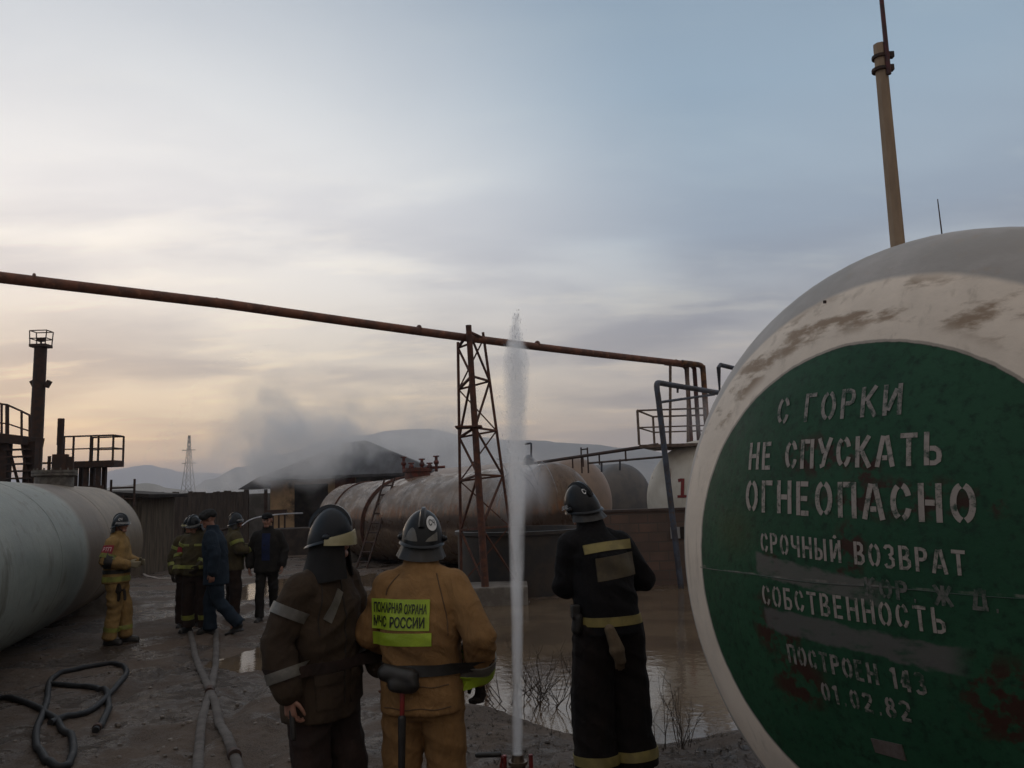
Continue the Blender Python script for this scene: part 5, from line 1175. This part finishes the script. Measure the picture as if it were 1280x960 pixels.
person('officer in a long navy blue coat and black fur hat, walking to the left', -4.62, 12.5, 184, dict(lean=(0, .06), arms={1: (V(.25, .02, 1.15), V(.20, .15, .93), V(0, .3, -1), .7), -1: (V(-.26, -.06, 1.15), V(-.25, -.02, .90), V(0, .1, -1), .7)},
    legs={1: (V(.09, .11, .51), V(.09, .10, .10)), -1: (V(-.09, -.06, .49), V(-.09, -.34, .17), V(0, 1, -.55))}, head=(14, -16, 0)),
    dict(jacket=navy, trousers=navy, hem=.72, bulk=1.08, fold=.008, patches=[('coat_flap', (-.19, -.02, .80), (0, -1, 0), (0, 0, 1), .2, .22, navy)]), dict(type='fur'), vox=.013, scale=1.06)
person('firefighter in a helmet aiming a hose behind the navy coated officer', -4.88, 14.0, 30, dict(arms={1: (V(.26, .05, 1.18), V(.16, .30, 1.15), V(-.3, 1, 0), 1.1), -1: (V(-.26, .06, 1.2), V(-.08, .36, 1.2), V(.4, 1, 0), 1.1)}, legs=stand(.14), head=(0, 0, 0)),
    dict(jacket=khaki, trousers=maroon, gloves=1, glove_mat=gloveg, hem=.86, bulk=1.06, arm_rings=[(1, .4, .03, limed), (1, 1.6, .03, limed), (-1, .4, .03, limed)]), dict(type='helmet', col='grey', visor=visor2, visor_low=.0, cape=(-95, 95, .12, .02, leather)), vox=.014, scale=1.02)
F_ = person('man in an open black jacket, blue jumper and dark cap, walking towards the camera', -4.28, 13.95, 276, dict(arms={1: (V(.285, -.04, 1.16), V(.28, .05, .90), V(.02, .15, -1), .6), -1: (V(-.275, -.02, 1.16), V(-.26, .10, .91), V(-.02, .2, -1), .6)},
    legs={1: (V(.10, .12, .50), V(.10, .12, .10)), -1: (V(-.09, -.02, .50), V(-.09, -.18, .12))}, head=(-4, -6, 0)),
    dict(jacket=jacketb, trousers=jacketb, hem=.80, bulk=1.06, fold=.009, leg_r=(.095, .074, .066), patches=[('jumper', (.0, .13, 1.22), (-1, 0, 0), (0, 0, 1), .13, .44, bluek)]), dict(type='cap'), vox=.013, scale=1.02)
# ------------------------------------------------------------------ hoses, monitor, bush, scrap
def onz(px, py, z=0):
    d = ray(px, py); t_ = (z - CAMZ) / d.z; return V(0, 0, CAMZ) + d * t_
def ground_pt(px, py, lift=0):
    p = onz(px, py, 0)
    for _ in range(6): p = onz(px, py, zt(p.x, p.y))
    return V(p.x, p.y, zt(p.x, p.y) + lift)
def hose(label, pxs, r, m_, flat=1.0, lift=None, group=None, collar=None):
    pts = spline([ground_pt(x, y, 0) for x, y in pxs], 10); lift = r * flat * .8 if lift is None else lift
    pts = [V(p.x, p.y, zt(p.x, p.y) + lift + .006 * noise.noise(p * 2)) for p in pts]
    pts = [(pts[max(i - 1, 0)] + p * 2 + pts[min(i + 1, len(pts) - 1)]) / 4 for i, p in enumerate(pts)]
    o = MB().path(pts, [r * (1 + .08 * noise.noise(p * 5)) for p in pts], 12, flat).build('fire_hose', m_, None, smooth=True); tag(o, label, 'hose', group)
    if collar:
        for k in collar:
            i = int(k * (len(pts) - 2)); MB().tube(pts[i], pts[i + 1] + (pts[i + 1] - pts[i]) * .3, r * 1.25, n=14).build('coupling', darkiron, o, smooth=True)
    return o
flat_hose = mat('grey_canvas_hose', (.115, .10, .09), (.075, .064, .057), scale=7, rough=.85, c3=(.05, .042, .036), scale3=5, bump=.3, bscale=200)
hg = 'hoses lying on the mud'
hose('thick black suction hose looped on the mud at the lower left', [(-60, 872), (0, 876), (40, 884), (72, 902), (90, 930), (88, 952), (70, 962), (52, 945), (45, 918), (58, 880), (62, 855), (75, 843), (110, 836), (145, 832), (158, 840), (150, 855), (120, 884), (85, 897), (62, 910)], .030, blackrubber, group=hg)
hose('short black suction hose ending in a coupling beside the loops', [(62, 858), (90, 860), (118, 862), (133, 872), (136, 888), (128, 906), (119, 917)], .030, blackrubber, group=hg, collar=[.97])
hose('grey canvas hose running from the officer to the lower edge, crossing from left to right', [(238, 792), (246, 825), (256, 852), (266, 874), (278, 912), (292, 945), (302, 985)], .040, flat_hose, .6, group=hg, collar=[.86])
hose('grey canvas hose crossing under the other from right to left', [(270, 786), (270, 820), (266, 850), (260, 876), (252, 905), (249, 935), (246, 985)], .038, flat_hose, .55, group=hg, collar=[.45])
pale_hose = mat('pale_canvas_hose', (.34, .30, .27), (.24, .20, .18), scale=5, rough=.8)
hose('pale hose lying across the yard behind the sandy suited man', [(176, 700), (190, 697), (205, 700), (222, 702)], .04, pale_hose, .6, group=hg)
hose('pale hose loop by the end of the pale tank', [(222, 708), (200, 708), (183, 713), (180, 719), (195, 723), (222, 724)], .04, pale_hose, .6, group=hg)
mo = thing('water_monitor', 'ground nozzle with red levers and a black handle throwing the water jet', 'nozzle', ground_pt(648, 975))
JX, JY = mo.location.x, mo.location.y; JZ = at(648, 943, JY).z
brass = mat('worn_brass', (.16, .12, .08), (.07, .05, .04), scale=12, rough=.4, metal=.6); redl = mat('red_lever', (.22, .022, .018), (.13, .02, .018), scale=15, rough=.5)
jb = V(JX, JY, JZ); MB().tube(jb - V(0, 0, .30), jb - V(0, 0, .06), .055, .05, 16).tube(jb - V(0, 0, .06), jb - V(0, 0, .04), .062, n=16).tube(jb - V(0, 0, .04), jb, .045, .036, 16).build('barrel', brass, mo, smooth=True)
for s_ in (-1, 1): MB().tube(jb + V(s_ * .085, 0, -.30), jb + V(s_ * .085, -.01, .0), .014).tube(jb + V(s_ * .05, 0, -.14), jb + V(s_ * .09, 0, -.14), .012).build('side_lever', redl, mo, smooth=True)
h0, h1 = at(597, 944, JY - .05), at(624, 943, JY - .05); MB().cap(h0, h1, .017).build('hand_grip', leather, mo, smooth=True)
MB().path([h1, h1 + V(.02, 0, -.02), at(626, 958, JY - .05), at(632, 985, JY), jb - V(0, 0, .26)], .011, 8).build('lever', redl, mo, smooth=True)
bs = thing('dry_bush', 'leafless dry bush of thin twigs standing in the mud by the water jet', 'bush', (at(672, 870, 8.1).x, 8.1, zt(.25, 8.1))); rr = random.Random(11); b = MB()
def twig(p, d, l, r, k):
    q = p
    for i in range(4):
        d = (d + V(rr.uniform(-.16, .16), rr.uniform(-.16, .16), rr.uniform(-.05, .08))).normalized(); e = q + d * l / 4; b.tube(q, e, r * (1 - i * .16), r * (1 - (i + 1) * .16), 5); q = e
        if k and rr.random() < .75: twig(q, (d + V(rr.uniform(-.7, .7), rr.uniform(-.5, .5), rr.uniform(-.1, .5))).normalized(), l * rr.uniform(.35, .6), r * .6, k - 1)
for k in range(30):
    a = rr.uniform(0, 2 * pi); p = bs.location + V(rr.uniform(-.40, .36), rr.uniform(-.25, .25), 0); p.z = zt(p.x, p.y) - .02; twig(p, V(cos(a) * 1.1, sin(a) * .8, 1).normalized(), rr.uniform(.25, .62), .0055, 2)
b.build('twigs', mat('dry_twigs', (.035, .024, .018), (.06, .042, .03), scale=30, rough=.9), bs)
ds = thing('dry_stalks', 'few thin dry stalks at the edge of the puddle beside the firefighter in black', 'plant', (at(825, 910, 6.3).x, 6.3, zt(1.15, 6.3))); b = MB()
for k in range(16): p = ds.location + V(rr.uniform(-.16, .22), rr.uniform(-.25, .25), 0); p.z = zt(p.x, p.y) - .02; twig(p, V(rr.uniform(-.3, .3), rr.uniform(-.2, .2), 1).normalized(), rr.uniform(.18, .5), .004, 1)
b.build('stalks', bpy.data.materials['dry_twigs'], ds)
rrs = random.Random(21)
def tufts(name, label, x0, x1, y0, y1, n, hgt):
    b = MB()
    for _ in range(n):
        x, y = rrs.uniform(x0, x1), rrs.uniform(y0, y1)
        if puddle(x, y) > .6: continue
        p = V(x, y, zt(x, y) - .005); a = rrs.uniform(0, 6.28)
        for k in range(rrs.randint(3, 6)):
            a2 = a + rrs.uniform(-1.6, 1.6); l = hgt * rrs.uniform(.4, 1); q = p + V(cos(a2) * l * .8, sin(a2) * l * .8, l * rrs.uniform(.15, .7)); w = V(-sin(a2), cos(a2), 0) * .004
            b.add([p - w, p + w, q], [[0, 1, 2]])
    tag(b.build(name, mat('dead_grass', (.055, .042, .028), (.03, .024, .018), scale=8, rough=.95)), label, 'grass', kind='stuff')
tufts('dead_grass', 'trampled dead grass and litter on the mound by the puddle', -.6, 3.2, 4.6, 8.6, 1500, .07)
sc_ = thing('scrap_sheet', 'dark flat iron sheet lying on the mud before the round vat', 'scrap', ground_pt(690, 742)); p = sc_.location.copy(); b = MB(); b.box(p + V(0, 0, .03), (1.7, .8, .025), Matrix.Rotation(.12, 3, 'Z') @ Matrix.Rotation(.03, 3, 'X')); b.build('sheet', darkiron, sc_); MB().box(p + V(.25, -.3, .06), (1.3, .1, .06), .3).build('timber', wood, sc_)

# ------------------------------------------------------------------ smoke and water
def vol(name, col, an=0.0):
    m = bpy.data.materials.new(name); m.use_nodes = True; t = m.node_tree; t.nodes.clear()
    ou = t.nodes.new('ShaderNodeOutputMaterial'); pv = t.nodes.new('ShaderNodeVolumePrincipled'); pv.inputs['Color'].default_value = (*col, 1); pv.inputs['Anisotropy'].default_value = an
    t.links.new(pv.outputs[0], ou.inputs['Volume']); co = t.nodes.new('ShaderNodeTexCoord')
    class H: pass
    h = H(); h.t = t; h.L = t.links.new; h.den = pv.inputs['Density']; h.co = co.outputs['Object']
    def m_(op, a, b_=None):
        n = t.nodes.new('ShaderNodeMath'); n.operation = op
        for i, v in enumerate((a, b_)):
            if v is None: continue
            if isinstance(v, (int, float)): n.inputs[i].default_value = v
            else: h.L(v, n.inputs[i])
        return n.outputs[0]
    h.m = m_
    def nz(sc, stretch=(1, 1, 1), det=4, vec=None, dist=0):
        mp = t.nodes.new('ShaderNodeMapping'); mp.inputs['Scale'].default_value = stretch; h.L(vec or h.co, mp.inputs[0]); n = t.nodes.new('ShaderNodeTexNoise'); n.inputs['Scale'].default_value = sc; n.inputs['Detail'].default_value = det; n.inputs['Distortion'].default_value = dist; h.L(mp.outputs[0], n.inputs['Vector']); h.last = n; return n.outputs['Fac']
    h.n = nz
    def st(v, lo, hi, a=0, b_=1):
        r = t.nodes.new('ShaderNodeMapRange'); r.interpolation_type = 'SMOOTHSTEP'; r.inputs['From Min'].default_value = min(lo, hi); r.inputs['From Max'].default_value = max(lo, hi)
        r.inputs['To Min'].default_value = a if lo < hi else b_; r.inputs['To Max'].default_value = b_ if lo < hi else a; h.L(v, r.inputs['Value']); return r.outputs[0]
    h.st = st; return m, h
BL = [(392, 566, 34.4, 2.0, 1.15), (352, 572, 34.6, 1.8, 1.1), (330, 552, 34.8, 1.6, .85), (372, 540, 34.2, 1.7, .9), (412, 548, 34.6, 1.5, .9), (432, 562, 35.6, 1.1, .8), (345, 522, 35, 1.7, .45), (405, 522, 35.2, 1.4, .5), (440, 536, 36.5, 1.4, .55), (320, 585, 36, 1.3, .7), (352, 594, 35.4, .9, .6), (400, 588, 35, 1.0, .8), (350, 490, 35.5, 1.6, .26), (440, 508, 37, 1.5, .36), (480, 532, 38, 1.9, .50), (520, 545, 41, 2.4, .50), (566, 553, 43, 2.6, .46), (615, 560, 45, 2.6, .40), (470, 556, 36.2, 1.3, .60), (425, 588, 34.6, 1.0, .6), (505, 560, 38, 1.7, .5), (300, 505, 36, 1.6, .40), (285, 560, 38, 2.2, .46), (255, 590, 40, 2.2, .40)]
m_, h = vol('grey_smoke', (.985, .985, .99), .6)
nv = h.n(.55, det=5); nc = h.last.outputs['Color']
sub = h.t.nodes.new('ShaderNodeVectorMath'); sub.operation = 'SUBTRACT'; h.L(nc, sub.inputs[0]); sub.inputs[1].default_value = (.5, .5, .5)
scl = h.t.nodes.new('ShaderNodeVectorMath'); scl.operation = 'SCALE'; scl.inputs['Scale'].default_value = 2.6; h.L(sub.outputs[0], scl.inputs[0])
addv = h.t.nodes.new('ShaderNodeVectorMath'); h.L(h.co, addv.inputs[0]); h.L(scl.outputs[0], addv.inputs[1]); tot = None; b = MB()
for px, py, dy, r, w in BL:
    c = at(px, py, dy); ds_ = h.t.nodes.new('ShaderNodeVectorMath'); ds_.operation = 'DISTANCE'; h.L(addv.outputs[0], ds_.inputs[0]); ds_.inputs[1].default_value = c
    k = h.m('MULTIPLY', h.st(ds_.outputs['Value'], r * 1.05, r * .25), w); tot = k if tot is None else h.m('ADD', tot, k)
    b.ell(c, r * 1.25, None, 20, 12)
fld = h.m('ADD', h.m('MINIMUM', tot, 1.25), h.m('MULTIPLY', h.m('SUBTRACT', h.n(.85, det=6), .5), 2.0))
h.L(h.m('MULTIPLY', h.st(fld, -.05, 1.35), h.m('ADD', .30, h.m('MULTIPLY', h.m('MINIMUM', tot, 1.0), 1.1))), h.den)
so = put('smoke', remesh(b, .22, 6, .25, 3, .12), m_, None); so['kind'] = 'stuff'; so['label'] = 'grey smoke rolling off the roof of the burning house'; so['category'] = 'smoke'
# the jet: a tall thin column of white water that breaks up towards its top
JTP = at(645, 392, JY); JT = JTP.z; DX = JTP.x - JX; HH = JT - JZ; n = 20; R_ = []
jr = lambda t_: .034 + .030 * sm(.15, .75, t_) + .022 * sm(.6, .9, t_) - .060 * sm(.88, 1.0, t_)
for k in range(61): t_ = k / 60; R_.append([V(JX + (jr(t_) * 1.5 + .012) * cos(2 * pi * i / n) + DX * t_, JY + (jr(t_) * 1.5 + .012) * sin(2 * pi * i / n), JZ + HH * t_) for i in range(n)])
m_, h = vol('water_spray', (.995, .995, 1.0), .75)
sp_ = h.t.nodes.new('ShaderNodeSeparateXYZ'); h.L(h.co, sp_.inputs[0]); tz = h.m('DIVIDE', sp_.outputs['Z'], HH)
rx = h.m('SUBTRACT', sp_.outputs['X'], h.m('MULTIPLY', tz, DX)); rad = h.m('SQRT', h.m('ADD', h.m('MULTIPLY', rx, rx), h.m('MULTIPLY', sp_.outputs['Y'], sp_.outputs['Y'])))
jrn = h.m('ADD', .034, h.m('ADD', h.st(tz, .15, .75, 0, .030), h.m('SUBTRACT', h.st(tz, .6, .9, 0, .022), h.st(tz, .88, 1.0, 0, .060))))
rel = h.m('DIVIDE', rad, jrn); core = h.st(rel, 1.25, .25); dn = h.m('MULTIPLY', core, h.st(h.n(11, (1, 1, .30), 6), .30, .66, .2, 1)); fall = h.st(tz, .05, .85, 110, 48)
h.L(h.m('MULTIPLY', dn, fall), h.den)
jt = thing('water_jet', 'tall white jet of water shooting straight up from the ground nozzle', 'water jet', (JX, JY, JZ))
MB().rings(R_).build('water_column', m_, jt, smooth=True)
b = MB(); rj = random.Random(8)
for k in range(700):
    t_ = rj.random() ** .75; a = rj.random() * 6.283; rr_ = jr(t_) * (abs(rj.gauss(0, .62)) + .1); s_ = rj.uniform(.0013, .0030) * (.6 + .6 * t_)
    c = V(JX + rr_ * cos(a) + DX * t_, JY + rr_ * sin(a), JZ + HH * t_ * 1.01); l = s_ * rj.uniform(1.5, 5)
    b.add([c + V(s_, 0, 0), c + V(-s_ * .5, s_ * .87, 0), c + V(-s_ * .5, -s_ * .87, 0), c + V(0, 0, l), c - V(0, 0, l)], [[0, 1, 3], [1, 2, 3], [2, 0, 3], [1, 0, 4], [2, 1, 4], [0, 2, 4]])
dm = mat('water_drops', (.8, .82, .86), rough=.3, alpha=.45); o = b.build('droplets', dm, jt); o['kind'] = 'stuff'
# the thin stream thrown by the firefighter behind the officer
q = spline([at(302, 657, 14.2), at(312, 650, 15), at(325, 646, 16.5), at(343, 643.5, 19), at(362, 642, 22), at(378, 641.5, 25)], 8)
ws = thing('water_stream', 'thin arc of water thrown from a hose towards the burning house', 'water jet', q[0]); wmm = mat('white_water', (.62, .63, .66), (.45, .46, .5), scale=5, rough=.4, alpha=.6, stretch=(.5, .5, 2))
MB().path(q, [.008 + .014 * (i / len(q)) for i in range(len(q))], 8).build('water_arc', wmm, ws, smooth=True)
MB().tube(q[0] - V(.5, .25, .1), q[0], .03, .018).build('hose_nozzle', darkiron, ws, smooth=True)
# water running off the near end of the rusty tank, and its spray
wf = thing('falling_water', 'sheet of spraying water breaking over the near end of the rusty tank', 'water spray', at(650, 640, 20.2))
m_, h = vol('splash_mist', (.97, .97, .99), .5)
c = at(652, 610, 19.6); sp_ = h.t.nodes.new('ShaderNodeVectorMath'); sp_.operation = 'LENGTH'; mp = h.t.nodes.new('ShaderNodeMapping'); mp.inputs['Scale'].default_value = (1 / .95, 1 / .75, 1 / 1.15); h.L(h.co, mp.inputs[0]); h.L(mp.outputs[0], sp_.inputs[0])
wloc = c - wf.location; mp.inputs['Location'].default_value = (-wloc.x / .95, -wloc.y / .75, -wloc.z / 1.15)
h.L(h.m('MULTIPLY', h.m('MULTIPLY', h.st(sp_.outputs['Value'], 1.0, .1), h.st(h.n(2.2, (1, 1, .35), 5), .38, .68)), 2.6), h.den)
MB().ell(c, (.95, .75, 1.15), None, 24, 14).build('mist', m_, wf, smooth=True)
b = MB(); rj = random.Random(4)
for k in range(26):
    p = c + V(rj.uniform(-.6, .6), rj.uniform(-.2, .2), rj.uniform(.1, .75)); pts = [p]; v_ = V(rj.uniform(-.5, .6), 0, rj.uniform(-.1, .25))
    for i in range(6): v_ = v_ + V(0, 0, -.22); p = p + v_ * .16; pts.append(p)
    b.path(pts, [.012, .014, .012, .010, .008, .006, .003], 5)
b.build('streaks', wmm, wf)

# steam drifting by the white tank
m_, h = vol('thin_steam', (.9, .92, .96), .1); c = at(880, 525, 18.3); sp_ = h.t.nodes.new('ShaderNodeVectorMath'); sp_.operation = 'LENGTH'; mp = h.t.nodes.new('ShaderNodeMapping'); mp.inputs['Scale'].default_value = (1 / .75, 1 / .6, 1 / .8); mp.inputs['Location'].default_value = (-c.x / .75, -c.y / .6, -c.z / .8); h.L(h.co, mp.inputs[0]); h.L(mp.outputs[0], sp_.inputs[0])
h.L(h.m('MULTIPLY', h.m('MULTIPLY', h.st(sp_.outputs['Value'], 1.0, .1), h.st(h.n(2.0, (1, 1, .5), 4), .35, .65)), .9), h.den)
o = MB().ell(c, (.75, .6, .8), None, 22, 12).build('steam', m_, None, smooth=True); o['kind'] = 'stuff'; o['label'] = 'thin steam drifting over the end of the white tank'; o['category'] = 'steam'
